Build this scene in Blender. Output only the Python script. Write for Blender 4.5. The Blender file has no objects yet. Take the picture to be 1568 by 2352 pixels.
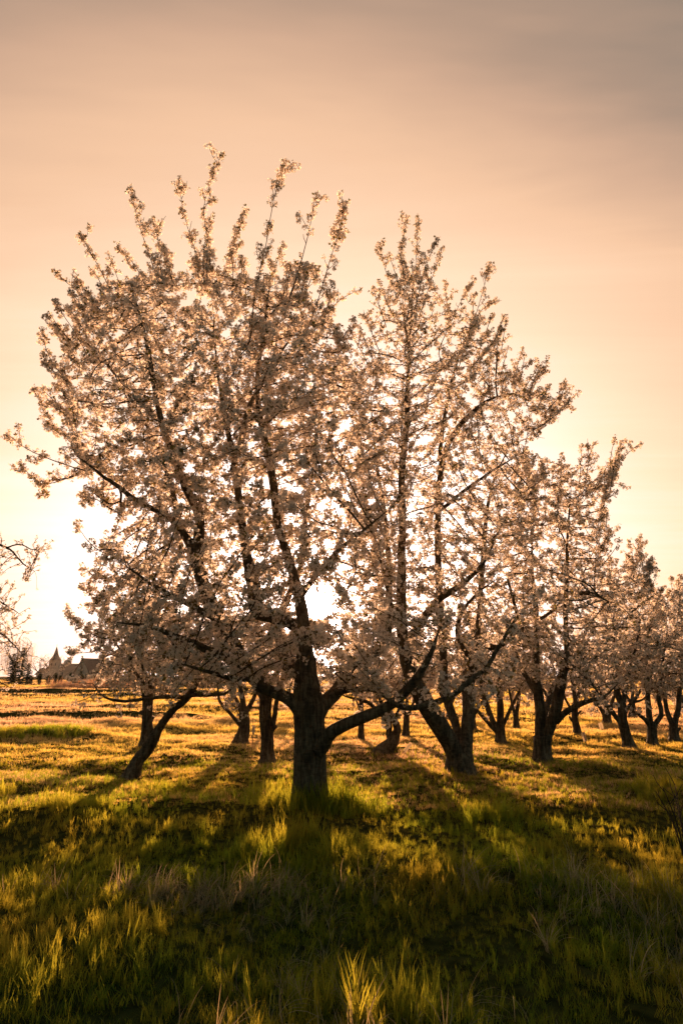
import bpy, math, random
import numpy as np
from mathutils import Vector, Matrix, noise as mnoise
R = math.radians
random.seed(7); rng = np.random.default_rng(11)
scene = bpy.context.scene
C = scene.collection

# ------------------------------------------------------------------ camera
CAM_H = 1.5
F = 1568.0                      # focal length, in the survey's picture units (24 mm lens on a 24 x 36 mm upright frame)
CX, CY = 784.0, 1176.0
HORIZON = 1552.0
PITCH = math.atan((HORIZON - CY) / F)
cam_d = bpy.data.cameras.new('camera')
cam_d.sensor_fit = 'VERTICAL'; cam_d.sensor_height = 36.0; cam_d.sensor_width = 24.0; cam_d.lens = 24.0
cam_d.clip_start = 0.05; cam_d.clip_end = 6000
cam = bpy.data.objects.new('camera', cam_d); C.objects.link(cam)
cam.location = (0, 0, CAM_H); cam.rotation_euler = (math.pi/2 + PITCH, 0, 0)
scene.camera = cam
SP, CP = math.sin(PITCH), math.cos(PITCH)

def sight(x, y):
    """Direction of the survey line through picture point x, y."""
    a, b = (x - CX)/F, (CY - y)/F
    return Vector((a, CP - b*SP, SP + b*CP))
def at(x, y, dist):
    """Surveyed point: on that line, dist metres north of the camera."""
    d = sight(x, y); t = dist/d.y
    return Vector((d.x*t, dist, CAM_H + d.z*t))
def gdist(y):
    """How far away flat ground seen at picture height y is."""
    return CAM_H/math.tan(math.atan((y - CY)/F) - PITCH)

# ------------------------------------------------------------------ sky, sun, exposure
SUN_PX = (722, 1386)
sun_dir = sight(*SUN_PX).normalized()
SUN_EL = math.asin(sun_dir.z); SUN_AZ = math.atan2(sun_dir.x, sun_dir.y)

world = bpy.data.worlds.new('World'); scene.world = world; world.use_nodes = True
wn = world.node_tree.nodes; wl = world.node_tree.links; wn.clear()
def N(nodes, t, **kw):
    n = nodes.new(t)
    for k, v in kw.items(): setattr(n, k, v)
    return n
def math_node(nodes, links, op, a, b=None, clamp=False):
    n = nodes.new('ShaderNodeMath'); n.operation = op; n.use_clamp = clamp
    for i, v in enumerate((a, b)):
        if v is None: continue
        if isinstance(v, (int, float)): n.inputs[i].default_value = v
        else: links.new(v, n.inputs[i])
    return n.outputs[0]
def vmath(nodes, links, op, a, b=None, scale=None):
    n = nodes.new('ShaderNodeVectorMath'); n.operation = op
    for i, v in enumerate((a, b)):
        if v is None: continue
        if isinstance(v, (tuple, list)): n.inputs[i].default_value = v
        else: links.new(v, n.inputs[i])
    if scale is not None: n.inputs['Scale'].default_value = scale
    return n
def ramp(nodes, links, fac, stops, interp='LINEAR'):
    n = nodes.new('ShaderNodeValToRGB'); n.color_ramp.interpolation = interp
    el = n.color_ramp.elements
    while len(el) < len(stops): el.new(0.5)
    for e, (p, c) in zip(el, stops):
        e.position = p; e.color = (*c, 1) if len(c) == 3 else c
    links.new(fac, n.inputs[0]); return n.outputs[0]

tc = N(wn, 'ShaderNodeTexCoord')
sky = N(wn, 'ShaderNodeTexSky', sky_type='NISHITA', sun_disc=False)
sky.sun_elevation = SUN_EL; sky.sun_rotation = SUN_AZ
sky.air_density = 1.4; sky.dust_density = 3.0; sky.ozone_density = 0.6
tint = N(wn, 'ShaderNodeMix', data_type='RGBA', blend_type='MULTIPLY'); tint.inputs[0].default_value = 1
wl.new(sky.outputs[0], tint.inputs[6]); tint.inputs[7].default_value = (1.0, 0.78, 0.76, 1)
bg1 = N(wn, 'ShaderNodeBackground'); bg1.inputs[1].default_value = 0.05*0.26
wl.new(tint.outputs[2], bg1.inputs[0])
# thin veil of high cloud, lit by the low sun: bright round the sun, broader along the horizon than upwards
s_az = Vector((math.cos(SUN_AZ), -math.sin(SUN_AZ), 0))
diff = vmath(wn, wl, 'SUBTRACT', tc.outputs['Generated'], tuple(sun_dir)).outputs[0]
side = vmath(wn, wl, 'DOT_PRODUCT', diff, tuple(s_az)).outputs['Value']
len2 = vmath(wn, wl, 'DOT_PRODUCT', diff, diff).outputs['Value']
M_ = lambda op, a, b=None, clamp=False: math_node(wn, wl, op, a, b, clamp)
dist = M_('SQRT', M_('SUBTRACT', len2, M_('MULTIPLY', M_('MULTIPLY', side, side), 0.24)))
# cirrus streaks on a high plane
sep = N(wn, 'ShaderNodeSeparateXYZ'); wl.new(tc.outputs['Generated'], sep.inputs[0])
zc = M_('MAXIMUM', sep.outputs[2], 0.03)
px_ = M_('DIVIDE', sep.outputs[0], zc); py_ = M_('DIVIDE', sep.outputs[1], zc)
comb = N(wn, 'ShaderNodeCombineXYZ'); wl.new(px_, comb.inputs[0]); wl.new(py_, comb.inputs[1])
def streaks(rot, sc, scale, detail, dist_=0.6):
    mp = N(wn, 'ShaderNodeMapping'); mp.inputs['Rotation'].default_value = (0, 0, rot); mp.inputs['Scale'].default_value = sc
    wl.new(comb.outputs[0], mp.inputs[0])
    nz = N(wn, 'ShaderNodeTexNoise'); nz.inputs['Scale'].default_value = scale; nz.inputs['Detail'].default_value = detail
    nz.inputs['Roughness'].default_value = 0.55; nz.inputs['Distortion'].default_value = dist_
    wl.new(mp.outputs[0], nz.inputs['Vector']); return nz.outputs[0]
n1 = streaks(R(48), (0.35, 1.5, 1), 1.1, 5)
n2 = streaks(R(36), (0.2, 1.0, 1), 2.4, 5, 0.5)
cl = M_('ADD', M_('MULTIPLY', M_('SUBTRACT', n1, 0.5), 0.55), M_('MULTIPLY', M_('SUBTRACT', n2, 0.5), 0.16))
dist2 = M_('SUBTRACT', dist, M_('MULTIPLY', cl, M_('MINIMUM', dist, 0.9)))
col = ramp(wn, wl, M_('DIVIDE', dist2, 2.0), [
    (0.00, (1.0, 0.97, 0.90)), (0.10, (1.0, 0.90, 0.86)), (0.165, (1.0, 0.765, 0.63)), (0.235, (1.0, 0.67, 0.44)),
    (0.305, (0.86, 0.53, 0.325)), (0.35, (0.62, 0.385, 0.25)), (0.39, (0.40, 0.27, 0.19)), (0.43, (0.235, 0.19, 0.15)), (0.50, (0.14, 0.148, 0.128)), (0.62, (0.102, 0.132, 0.120)), (1.0, (0.094, 0.130, 0.118))])
bg2 = N(wn, 'ShaderNodeBackground'); bg2.inputs[1].default_value = 0.44
wl.new(col, bg2.inputs[0])
# aureole close round the sun
g1 = M_('MULTIPLY', M_('POWER', 2.718, M_('MULTIPLY', dist, -9.0)), 3.0)
g2 = M_('MULTIPLY', M_('POWER', 2.718, M_('MULTIPLY', dist, -55.0)), 22.0)
bg3 = N(wn, 'ShaderNodeBackground'); bg3.inputs[0].default_value = (1, 0.83, 0.77, 1)
wl.new(M_('ADD', g1, g2), bg3.inputs[1])
ad1 = N(wn, 'ShaderNodeAddShader'); ad2 = N(wn, 'ShaderNodeAddShader'); wo = N(wn, 'ShaderNodeOutputWorld')
wl.new(bg1.outputs[0], ad1.inputs[0]); wl.new(bg2.outputs[0], ad1.inputs[1])
wl.new(ad1.outputs[0], ad2.inputs[0]); wl.new(bg3.outputs[0], ad2.inputs[1]); wl.new(ad2.outputs[0], wo.inputs[0])

sun_d = bpy.data.lights.new('sun', 'SUN'); sun_d.energy = 5.0; sun_d.angle = R(0.53); sun_d.color = (1.0, 0.53, 0.26)
sun = bpy.data.objects.new('sun', sun_d); C.objects.link(sun)
sun.rotation_euler = (-sun_dir).to_track_quat('-Z', 'Y').to_euler(); sun.location = sun_dir*60

vs = scene.view_settings
vs.view_transform = 'Standard'; vs.look = 'None'; vs.exposure = 1.15; vs.gamma = 1.0; vs.use_curve_mapping = False
scene.render.engine = 'CYCLES'
cy = scene.cycles
cy.use_adaptive_sampling = True; cy.adaptive_threshold = 0.005; cy.adaptive_min_samples = 48; cy.use_denoising = True; cy.denoising_prefilter = 'NONE'; cy.sample_clamp_direct = 12.0; cy.max_bounces = 12; cy.diffuse_bounces = 5; cy.glossy_bounces = 2; cy.transmission_bounces = 10
cy.volume_bounces = 0; cy.transparent_max_bounces = 8; cy.sample_clamp_indirect = 4.0; cy.caustics_reflective = False; cy.caustics_refractive = False
scene.render.film_transparent = False

# ------------------------------------------------------------------ materials
def mat(name):
    m = bpy.data.materials.new(name); m.use_nodes = True
    m.node_tree.nodes.clear(); return m, m.node_tree.nodes, m.node_tree.links
def leafy(name, refl, trans, tmix=0.5, vary=0.25, rough=None, ground_noise=None, hue=0.0):
    """Thin leaf or petal: diffuse + translucent, each instance a little different."""
    m, n, l = mat(name)
    oi = N(n, 'ShaderNodeObjectInfo')
    v = math_node(n, l, 'ADD', math_node(n, l, 'MULTIPLY', oi.outputs['Random'], 2*vary), 1 - vary)
    def colour(c):
        hs = N(n, 'ShaderNodeHueSaturation'); hs.inputs['Color'].default_value = (*c, 1)
        l.new(v, hs.inputs['Value'])
        if hue:
            l.new(math_node(n, l, 'ADD', math_node(n, l, 'MULTIPLY', math_node(n, l, 'FRACT', math_node(n, l, 'MULTIPLY', oi.outputs['Random'], 7.3)), 2*hue), 0.5 - hue), hs.inputs['Hue'])
        out = hs.outputs[0]
        if ground_noise:
            nz = N(n, 'ShaderNodeTexNoise'); nz.inputs['Scale'].default_value = ground_noise[0]; nz.inputs['Detail'].default_value = 3
            l.new(oi.outputs['Location'], nz.inputs['Vector'])
            mx = N(n, 'ShaderNodeMix', data_type='RGBA')
            l.new(ramp(n, l, nz.outputs[0], [(0.42, (0, 0, 0)), (0.62, (1, 1, 1))]), mx.inputs[0])
            l.new(out, mx.inputs[6])
            k = ground_noise[1] if c is refl else ground_noise[2]
            mx.inputs[7].default_value = (*k, 1); out = mx.outputs[2]
        return out
    d = N(n, 'ShaderNodeBsdfDiffuse'); l.new(colour(refl), d.inputs[0])
    t = N(n, 'ShaderNodeBsdfTranslucent'); l.new(colour(trans), t.inputs[0])
    mx = N(n, 'ShaderNodeMixShader'); mx.inputs[0].default_value = tmix
    l.new(d.outputs[0], mx.inputs[1]); l.new(t.outputs[0], mx.inputs[2])
    out = mx.outputs[0]
    if rough:
        g = N(n, 'ShaderNodeBsdfGlossy'); g.inputs['Roughness'].default_value = rough; g.inputs[0].default_value = (1, 1, 1, 1)
        m2 = N(n, 'ShaderNodeMixShader'); m2.inputs[0].default_value = 0.05
        l.new(out, m2.inputs[1]); l.new(g.outputs[0], m2.inputs[2]); out = m2.outputs[0]
    o = N(n, 'ShaderNodeOutputMaterial'); l.new(out, o.inputs[0]); return m
def solid(name, c1, c2, scale=6.0, rough=0.85, bump=0.0, stretch=(1, 1, 1), detail=6, bdist=0.02):
    m, n, l = mat(name)
    t = N(n, 'ShaderNodeTexCoord'); mp = N(n, 'ShaderNodeMapping'); mp.inputs['Scale'].default_value = stretch
    l.new(t.outputs['Object'], mp.inputs[0])
    nz = N(n, 'ShaderNodeTexNoise'); nz.inputs['Scale'].default_value = scale; nz.inputs['Detail'].default_value = detail
    l.new(mp.outputs[0], nz.inputs['Vector'])
    b = N(n, 'ShaderNodeBsdfPrincipled'); b.inputs['Roughness'].default_value = rough; b.inputs['Specular IOR Level'].default_value = 0.25
    l.new(ramp(n, l, nz.outputs[0], [(0.3, c1), (0.7, c2)]), b.inputs['Base Color'])
    if bump:
        bp = N(n, 'ShaderNodeBump'); bp.inputs['Strength'].default_value = bump; bp.inputs['Distance'].default_value = bdist
        l.new(nz.outputs[0], bp.inputs['Height']); l.new(bp.outputs[0], b.inputs['Normal'])
    o = N(n, 'ShaderNodeOutputMaterial'); l.new(b.outputs[0], o.inputs[0]); return m
def bark_material():
    m, n, l = mat('cherry_bark')
    t = N(n, 'ShaderNodeTexCoord')
    def nz(sc, scale, det=6, dist_=0.0):
        mp = N(n, 'ShaderNodeMapping'); mp.inputs['Scale'].default_value = sc; l.new(t.outputs['Object'], mp.inputs[0])
        k = N(n, 'ShaderNodeTexNoise'); k.inputs['Scale'].default_value = scale; k.inputs['Detail'].default_value = det; k.inputs['Distortion'].default_value = dist_
        l.new(mp.outputs[0], k.inputs['Vector']); return k.outputs[0]
    furrow = nz((1, 1, 0.2), 22, 6, 1.0); lent = nz((0.8, 0.8, 2.6), 11, 5, 1.2); patch = nz((1, 1, 0.6), 4, 3)
    h = math_node(n, l, 'ADD', math_node(n, l, 'MULTIPLY', furrow, 0.7), math_node(n, l, 'MULTIPLY', lent, 0.35))
    c1 = ramp(n, l, h, [(0.36, (0.022, 0.017, 0.012)), (0.50, (0.09, 0.07, 0.05)), (0.64, (0.20, 0.165, 0.12))])
    mx = N(n, 'ShaderNodeMix', data_type='RGBA', blend_type='MULTIPLY'); mx.inputs[0].default_value = 1
    l.new(c1, mx.inputs[6]); l.new(ramp(n, l, patch, [(0.35, (0.62, 0.58, 0.5)), (0.65, (1.15, 1.15, 1.05))]), mx.inputs[7])
    b = N(n, 'ShaderNodeBsdfPrincipled'); b.inputs['Roughness'].default_value = 0.8; b.inputs['Specular IOR Level'].default_value = 0.3
    l.new(mx.outputs[2], b.inputs['Base Color'])
    bp = N(n, 'ShaderNodeBump'); bp.inputs['Strength'].default_value = 0.9; bp.inputs['Distance'].default_value = 0.012
    l.new(h, bp.inputs['Height']); l.new(bp.outputs[0], b.inputs['Normal'])
    o = N(n, 'ShaderNodeOutputMaterial'); l.new(b.outputs[0], o.inputs[0]); return m
BARK = bark_material()
TWIG = solid('twig_bark', (0.035, 0.026, 0.018), (0.07, 0.05, 0.035), 20)
PETAL = leafy('cherry_petal', (0.85, 0.81, 0.76), (0.98, 0.86, 0.76), 0.62, 0.05)
CALYX = leafy('calyx', (0.11, 0.10, 0.035), (0.16, 0.11, 0.03), 0.3, 0.2)
LEAF = leafy('young_leaf', (0.075, 0.085, 0.022), (0.26, 0.20, 0.035), 0.5, 0.3, 0.4, hue=0.03)
GRASS = leafy('grass_blade', (0.012, 0.074, 0.015), (0.58, 0.66, 0.05), 0.48, 0.28, None, (0.5, (0.022, 0.078, 0.018), (0.90, 0.72, 0.08)), hue=0.015)
FIELD = leafy('field_grass_blade', (0.055, 0.075, 0.018), (0.92, 0.66, 0.15), 0.74, 0.25, None, (0.11, (0.12, 0.10, 0.05), (0.95, 0.62, 0.36)), hue=0.012)
STRAW = leafy('straw', (0.38, 0.34, 0.21), (0.66, 0.50, 0.29), 0.5, 0.25)
REED = leafy('reed_straw', (0.34, 0.22, 0.14), (0.60, 0.34, 0.20), 0.5, 0.2)
SPRUCE = leafy('spruce_needle', (0.018, 0.032, 0.016), (0.03, 0.045, 0.015), 0.2, 0.3)
HEDGE = leafy('yew_leaf', (0.022, 0.032, 0.014), (0.04, 0.05, 0.012), 0.3, 0.3)
FARLEAF = leafy('far_twig_leaf', (0.16, 0.11, 0.06), (0.35, 0.2, 0.09), 0.5, 0.25)
WILLOW = leafy('willow_strand', (0.30, 0.21, 0.10), (0.50, 0.33, 0.14), 0.5, 0.2)

# ------------------------------------------------------------------ helpers
def link(o, parent=None):
    C.objects.link(o)
    if parent: o.parent = parent
    return o
def tag(o, label, cat, group=None, kind=None):
    if label: o['label'] = label
    if cat: o['category'] = cat
    if group: o['group'] = group
    if kind: o['kind'] = kind
    return o
def empty(name, loc):
    o = bpy.data.objects.new(name, None); o.location = loc; o.empty_display_size = 0.3; return link(o)
def mesh_data(name, v, f, mats, smooth=True, mi=None):
    me = bpy.data.meshes.new(name); me.from_pydata(v, [], f)
    for m in (mats if isinstance(mats, (list, tuple)) else [mats]): me.materials.append(m)
    if mi is not None: me.polygons.foreach_set('material_index', mi)
    if smooth: me.polygons.foreach_set('use_smooth', [True]*len(me.polygons))
    me.update(); return me
def mesh(name, v, f, mats, parent=None, smooth=True, mi=None):
    return link(bpy.data.objects.new(name, mesh_data(name, v, f, mats, smooth, mi)), parent)

def frames(P):
    P = np.asarray(P, float); T = np.empty_like(P)
    T[1:-1] = P[2:] - P[:-2]; T[0] = P[1] - P[0]; T[-1] = P[-1] - P[-2]
    T /= np.linalg.norm(T, axis=1)[:, None] + 1e-9
    u = np.cross(T[0], (0.3, 0.9, 0.1)); u /= np.linalg.norm(u) + 1e-9
    U = np.empty_like(P)
    for i in range(len(P)):
        u = u - T[i]*np.dot(u, T[i]); k = math.sqrt(u[0]*u[0] + u[1]*u[1] + u[2]*u[2])
        u = u/k if k > 1e-6 else np.array((1.0, 0, 0)); U[i] = u
    return P, T, U, np.cross(T, U)
class Tubes:
    def __init__(s): s.v = []; s.f = []; s.n = 0
    def add(s, P, rad, sides, rough=0.0, seed=0.0, cap=True):
        P, T, U, V = frames(P); n = len(P)
        a = np.arange(sides)*2*math.pi/sides
        rr = np.repeat(np.asarray(rad, float)[:, None], sides, 1)
        if rough:
            for i in range(n):
                for j in range(sides):
                    q = Vector((math.cos(a[j])*2.6 + seed, math.sin(a[j])*2.6, P[i][2]*0.55 + seed*3))
                    q2 = Vector((math.cos(a[j])*5.5 + seed, math.sin(a[j])*5.5, P[i][2]*3.0))
                    rr[i, j] *= 1 + rough*(mnoise.noise(q)*1.0 + 0.45*mnoise.noise(q2))
                    if sides > 40:
                        q3 = Vector((math.cos(a[j])*11 + seed, math.sin(a[j])*11, P[i][2]*2.2)); rr[i, j] -= .011*max(0, .25 - abs(mnoise.noise(q3)))/.25 + .004*mnoise.noise(q3*3.1)
        X = P[:, None, :] + rr[..., None]*(np.cos(a)[None, :, None]*U[:, None, :] + np.sin(a)[None, :, None]*V[:, None, :])
        s.v.append(X.reshape(-1, 3)); b = s.n
        i, j = np.meshgrid(np.arange(n-1), np.arange(sides), indexing='ij'); j2 = (j + 1) % sides
        q = np.stack([b + i*sides + j, b + i*sides + j2, b + (i+1)*sides + j2, b + (i+1)*sides + j], -1).reshape(-1, 4)
        s.f.extend(q.tolist())
        if cap:
            s.f.append([b + (n-1)*sides + k for k in range(sides)])
        s.n += n*sides
    def build(s, name, m, parent, origin=(0, 0, 0)):
        if not s.v: return None
        v = np.concatenate(s.v) - np.asarray(origin)
        return mesh(name, v.tolist(), s.f, m, parent)
def smooth_path(pts, step):
    """Catmull-Rom through pts (any dimension), resampled every step metres (first three columns are xyz)."""
    p = np.asarray(pts, float); p = np.vstack([2*p[0] - p[1], p, 2*p[-1] - p[-2]]); out = []
    for i in range(1, len(p) - 2):
        L = np.linalg.norm(p[i+1, :3] - p[i, :3]); k = max(1, int(round(L/step)))
        for t in np.arange(k)/k:
            out.append(0.5*(2*p[i] + (p[i+1] - p[i-1])*t + (2*p[i-1] - 5*p[i] + 4*p[i+1] - p[i+2])*t*t + (-p[i-1] + 3*p[i] - 3*p[i+1] + p[i+2])*t**3))
    out.append(p[-2]); return np.array(out)
def unit(v): return v/(np.linalg.norm(v) + 1e-9)

_sw = rng.normal(size=(26, 2)); _sw /= np.linalg.norm(_sw, axis=1)[:, None]
_sf = np.concatenate([rng.uniform(0.5, 1.1, 8), rng.uniform(1.3, 2.6, 9), rng.uniform(3.2, 6.5, 9)]); _sp = rng.uniform(0, 6.28, 26)
_sa = np.concatenate([np.full(8, 0.022), np.full(9, 0.014), np.full(9, 0.008)])
def ridge(y, c, h, wn_, wf_):
    d = y - c
    return h*np.where(d < 0, np.exp(-(d/wn_)**2), np.exp(-(d/wf_)**2))
def gz(x, y):
    x = np.asarray(x, float); y = np.asarray(y, float)
    z = np.zeros(np.broadcast(x, y).shape)
    for k in range(26): z = z + _sa[k]*np.sin((x*_sw[k, 0] + y*_sw[k, 1])*_sf[k] + _sp[k])
    z = z + 0.028*np.sin(x*9.1 + 1.7*np.sin(y*3.1))*np.sin(y*7.3 + 1.3*np.sin(x*4.3))*np.clip(1.6 - y/16, 0, 1)
    z = z*np.clip(1.15 - y/260, 0.25, 1)
    sm = lambda a: 1/(1 + np.exp(-np.clip(a, -40, 40)))
    w = 0.5*np.sin(x*0.35 + 1) + 0.3*np.sin(x*0.9)
    z = z + ridge(y, 58 + w*1.5, 0.42, 0.8, 5)*sm((-9 - x)*0.5) + ridge(y, 51 + w, 0.22, 0.6, 4)*sm((-11 - x)*0.5)
    z = z + ridge(y, 26.6 + w*0.6, 0.22, 0.35, 3)*sm((-6.2 - x)*1.2) + ridge(y, 33 + w, 0.12, 0.4, 3)*sm((2 - x)*0.4)
    z = z + ridge(y, 18.3 + w*0.5, 0.10 + .05*np.sin(x*2.3) + .03*np.sin(x*5.1), 0.25, 0.9)*sm((-6.3 - x)*2.5)
    z = z - 0.052*np.log1p(np.exp(np.clip((8.3 - y)*1.2, -40, 40)))/1.2*np.clip((y + 30)/30, 0, 1)
    z = z + ridge(y, 84, 0.25, 1.5, 9)
    return z

# ------------------------------------------------------------------ ground
def axis(parts):
    out = []
    for a, b, s in parts: out += list(np.arange(a, b, s))
    return np.array(out)
ys = np.concatenate([-np.geomspace(900, 6, 14), axis([(-4, 1, 0.5), (1, 22, 0.16), (22, 40, 0.3), (40, 95, 0.6)]), np.geomspace(95, 1300, 34)])
xh = np.concatenate([axis([(0.11, 9, 0.22), (9, 40, 0.6)]), np.geomspace(40, 1100, 22)])
xs = np.concatenate([-xh[::-1], xh])
gx, gy = np.meshgrid(xs, ys); gzv = gz(gx, gy)
nx, ny = len(xs), len(ys)
ii, jj = np.meshgrid(np.arange(ny-1), np.arange(nx-1), indexing='ij')
gf = np.stack([ii*nx + jj, ii*nx + jj + 1, (ii+1)*nx + jj + 1, (ii+1)*nx + jj], -1).reshape(-1, 4)
m, n, l = mat('meadow_soil')
t = N(n, 'ShaderNodeTexCoord'); b = N(n, 'ShaderNodeBsdfDiffuse')
def gnoise(scale, det):
    k = N(n, 'ShaderNodeTexNoise'); k.inputs['Scale'].default_value = scale; k.inputs['Detail'].default_value = det
    l.new(t.outputs['Object'], k.inputs['Vector']); return k.outputs[0]
c1 = ramp(n, l, gnoise(9, 5), [(0.35, (0.022, 0.026, 0.010)), (0.65, (0.065, 0.068, 0.022))])
c2 = ramp(n, l, gnoise(0.12, 4), [(0.42, (0.9, 0.95, 0.8)), (0.62, (1.7, 1.25, 0.95))])
mx = N(n, 'ShaderNodeMix', data_type='RGBA', blend_type='MULTIPLY'); mx.inputs[0].default_value = 1
l.new(c1, mx.inputs[6]); l.new(c2, mx.inputs[7]); l.new(mx.outputs[2], b.inputs[0])
bp = N(n, 'ShaderNodeBump'); bp.inputs['Distance'].default_value = 0.06; bp.inputs['Strength'].default_value = 0.7
l.new(gnoise(14, 4), bp.inputs['Height']); l.new(bp.outputs[0], b.inputs['Normal'])
o = N(n, 'ShaderNodeOutputMaterial'); l.new(b.outputs[0], o.inputs[0]); SOIL = m
ground = mesh('ground', np.stack([gx, gy, gzv], -1).reshape(-1, 3).tolist(), gf.tolist(), SOIL)
ground['kind'] = 'structure'

# ------------------------------------------------------------------ scattered pieces (geometry nodes on a cloud of points)
_groups = {}
def scatter_group(protos):
    key = tuple(p.name for p in protos)
    if key in _groups: return _groups[key]
    g = bpy.data.node_groups.new('scatter', 'GeometryNodeTree')
    g.interface.new_socket('Geometry', in_out='INPUT', socket_type='NodeSocketGeometry')
    g.interface.new_socket('Geometry', in_out='OUTPUT', socket_type='NodeSocketGeometry')
    n, l = g.nodes, g.links
    gi = n.new('NodeGroupInput'); go = n.new('NodeGroupOutput')
    inst = n.new('GeometryNodeInstanceOnPoints'); g2i = n.new('GeometryNodeGeometryToInstance')
    for p in protos:
        oi = n.new('GeometryNodeObjectInfo'); oi.transform_space = 'ORIGINAL'; oi.inputs[0].default_value = p
        l.new(oi.outputs['Geometry'], g2i.inputs[0])
    def attr(name, t):
        a = n.new('GeometryNodeInputNamedAttribute'); a.data_type = t; a.inputs[0].default_value = name; return a.outputs[0]
    inst.inputs['Pick Instance'].default_value = True
    l.new(gi.outputs[0], inst.inputs['Points']); l.new(g2i.outputs[0], inst.inputs['Instance'])
    l.new(attr('idx', 'INT'), inst.inputs['Instance Index'])
    l.new(attr('rot', 'FLOAT_VECTOR'), inst.inputs['Rotation']); l.new(attr('scl', 'FLOAT'), inst.inputs['Scale'])
    l.new(inst.outputs[0], go.inputs[0]); _groups[key] = g; return g
def scatter(name, pos, rot, scl, protos, parent=None):
    pos = np.asarray(pos, np.float32); k = len(pos)
    me = bpy.data.meshes.new(name); me.vertices.add(k); me.vertices.foreach_set('co', pos.reshape(-1))
    a = me.attributes.new('rot', 'FLOAT_VECTOR', 'POINT'); a.data.foreach_set('vector', np.asarray(rot, np.float32).reshape(-1))
    a = me.attributes.new('scl', 'FLOAT', 'POINT'); a.data.foreach_set('value', np.asarray(scl, np.float32))
    a = me.attributes.new('idx', 'INT', 'POINT'); a.data.foreach_set('value', rng.integers(0, len(protos), k).astype(np.int32))
    for mm in protos[0].data.materials: me.materials.append(mm)
    o = link(bpy.data.objects.new(name, me), parent); o['kind'] = 'stuff'
    md = o.modifiers.new('scatter', 'NODES'); md.node_group = scatter_group(protos); return o
def proto(name, v, f, mats, mi=None, smooth=False):
    return bpy.data.objects.new(name, mesh_data(name, v, f, mats, smooth, mi))
def dir_to_euler(d, spin):
    d = Vector(d).normalized()
    return (d.to_track_quat('Z', 'Y').to_matrix() @ Matrix.Rotation(spin, 3, 'Z')).to_euler()

# -- blossom clusters
def flower(v, f, mi, c, d, r, root):
    M = Vector(d).to_track_quat('Z', 'Y').to_matrix() @ Matrix.Rotation(random.random()*6.28, 3, 'Z')
    c = Vector(c); b = len(v); v.append(tuple(c)); cup = random.uniform(0.25, 0.75)
    for k in range(5):
        a = k*2*math.pi/5 + random.uniform(-0.12, 0.12); L = r*random.uniform(0.9, 1.1)
        def q(rad, da, z): return tuple(c + M @ Vector((math.cos(a+da)*rad, math.sin(a+da)*rad, z)))
        i = len(v)
        v += [q(L*0.62, -0.56, L*cup*0.36), q(L*0.98, -0.22, L*cup*0.8), q(L*0.98, 0.22, L*cup*0.8), q(L*0.62, 0.56, L*cup*0.36)]
        f += [(b, i, i+1), (b, i+1, i+2), (b, i+2, i+3)]; mi += [0, 0, 0]
    i = len(v); root = Vector(root); s = M @ Vector((1, 0, 0))*0.0013; s2 = M @ Vector((0, 1, 0))*0.0035; e = c - M @ Vector((0, 0, 0.006))
    v += [tuple(root - s), tuple(root + s), tuple(e + s), tuple(e - s), tuple(c + s2), tuple(c - s2), tuple(c + s*3), tuple(c - s*3), tuple(e)]
    f += [(i, i+1, i+2, i+3), (i+8, i+4, i+6), (i+8, i+6, i+5), (i+8, i+5, i+7), (i+8, i+7, i+4)]; mi += [1]*5
def cluster_proto(nf, rad, seed):
    random.seed(seed); v, f, mi = [], [], []
    for k in range(nf):
        z = random.uniform(-0.55, 1); a = random.random()*6.28; q = math.sqrt(1 - z*z)
        d = Vector((q*math.cos(a), q*math.sin(a), z)); rr = rad*random.uniform(0.6, 1.1)
        dd = (d + Vector((random.gauss(0, .35), random.gauss(0, .35), random.gauss(0, .35)))).normalized()
        flower(v, f, mi, d*rr, dd, 0.0165, (0, 0, -0.008))
    return proto('blossom_cluster', v, f, [PETAL, CALYX], mi)
BLOSSOM = [cluster_proto(nf, r, s) for nf, r, s in ((9, .036, 1), (12, .042, 2), (7, .032, 3), (10, .038, 4), (14, .046, 5))]
def leaf(v, f, base, d, L, w, fold=0.25, roll=0.0):
    d = Vector(d).normalized(); s = d.cross(Vector((0.2, 0.3, 1))).normalized(); u = s.cross(d)
    if roll: s, u = s*math.cos(roll) + u*math.sin(roll), u*math.cos(roll) - s*math.sin(roll)
    b = Vector(base); i = len(v)
    v += [tuple(b), tuple(b + d*L*.45 + s*w + u*w*fold), tuple(b + d*L*.45 - s*w + u*w*fold), tuple(b + d*L - u*L*.12), tuple(b + d*L*.45)]
    f += [(i, i+1, i+4), (i+1, i+3, i+4), (i, i+4, i+2), (i+4, i+3, i+2)]
def leaf_proto(k, L, seed, matl, name='leaf_tuft', w=0.26):
    random.seed(seed); v, f = [], []
    for _ in range(k):
        d = Vector((random.gauss(0, .7), random.gauss(0, .7), random.uniform(.1, 1)))
        leaf(v, f, d*0.006, d, L*random.uniform(.7, 1.15), L*w*random.uniform(.8, 1.2))
    return proto(name, v, f, matl)
LEAFTUFT = [leaf_proto(k, L, s, LEAF) for k, L, s in ((5, .040, 1), (4, .048, 2), (6, .036, 3))]

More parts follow.
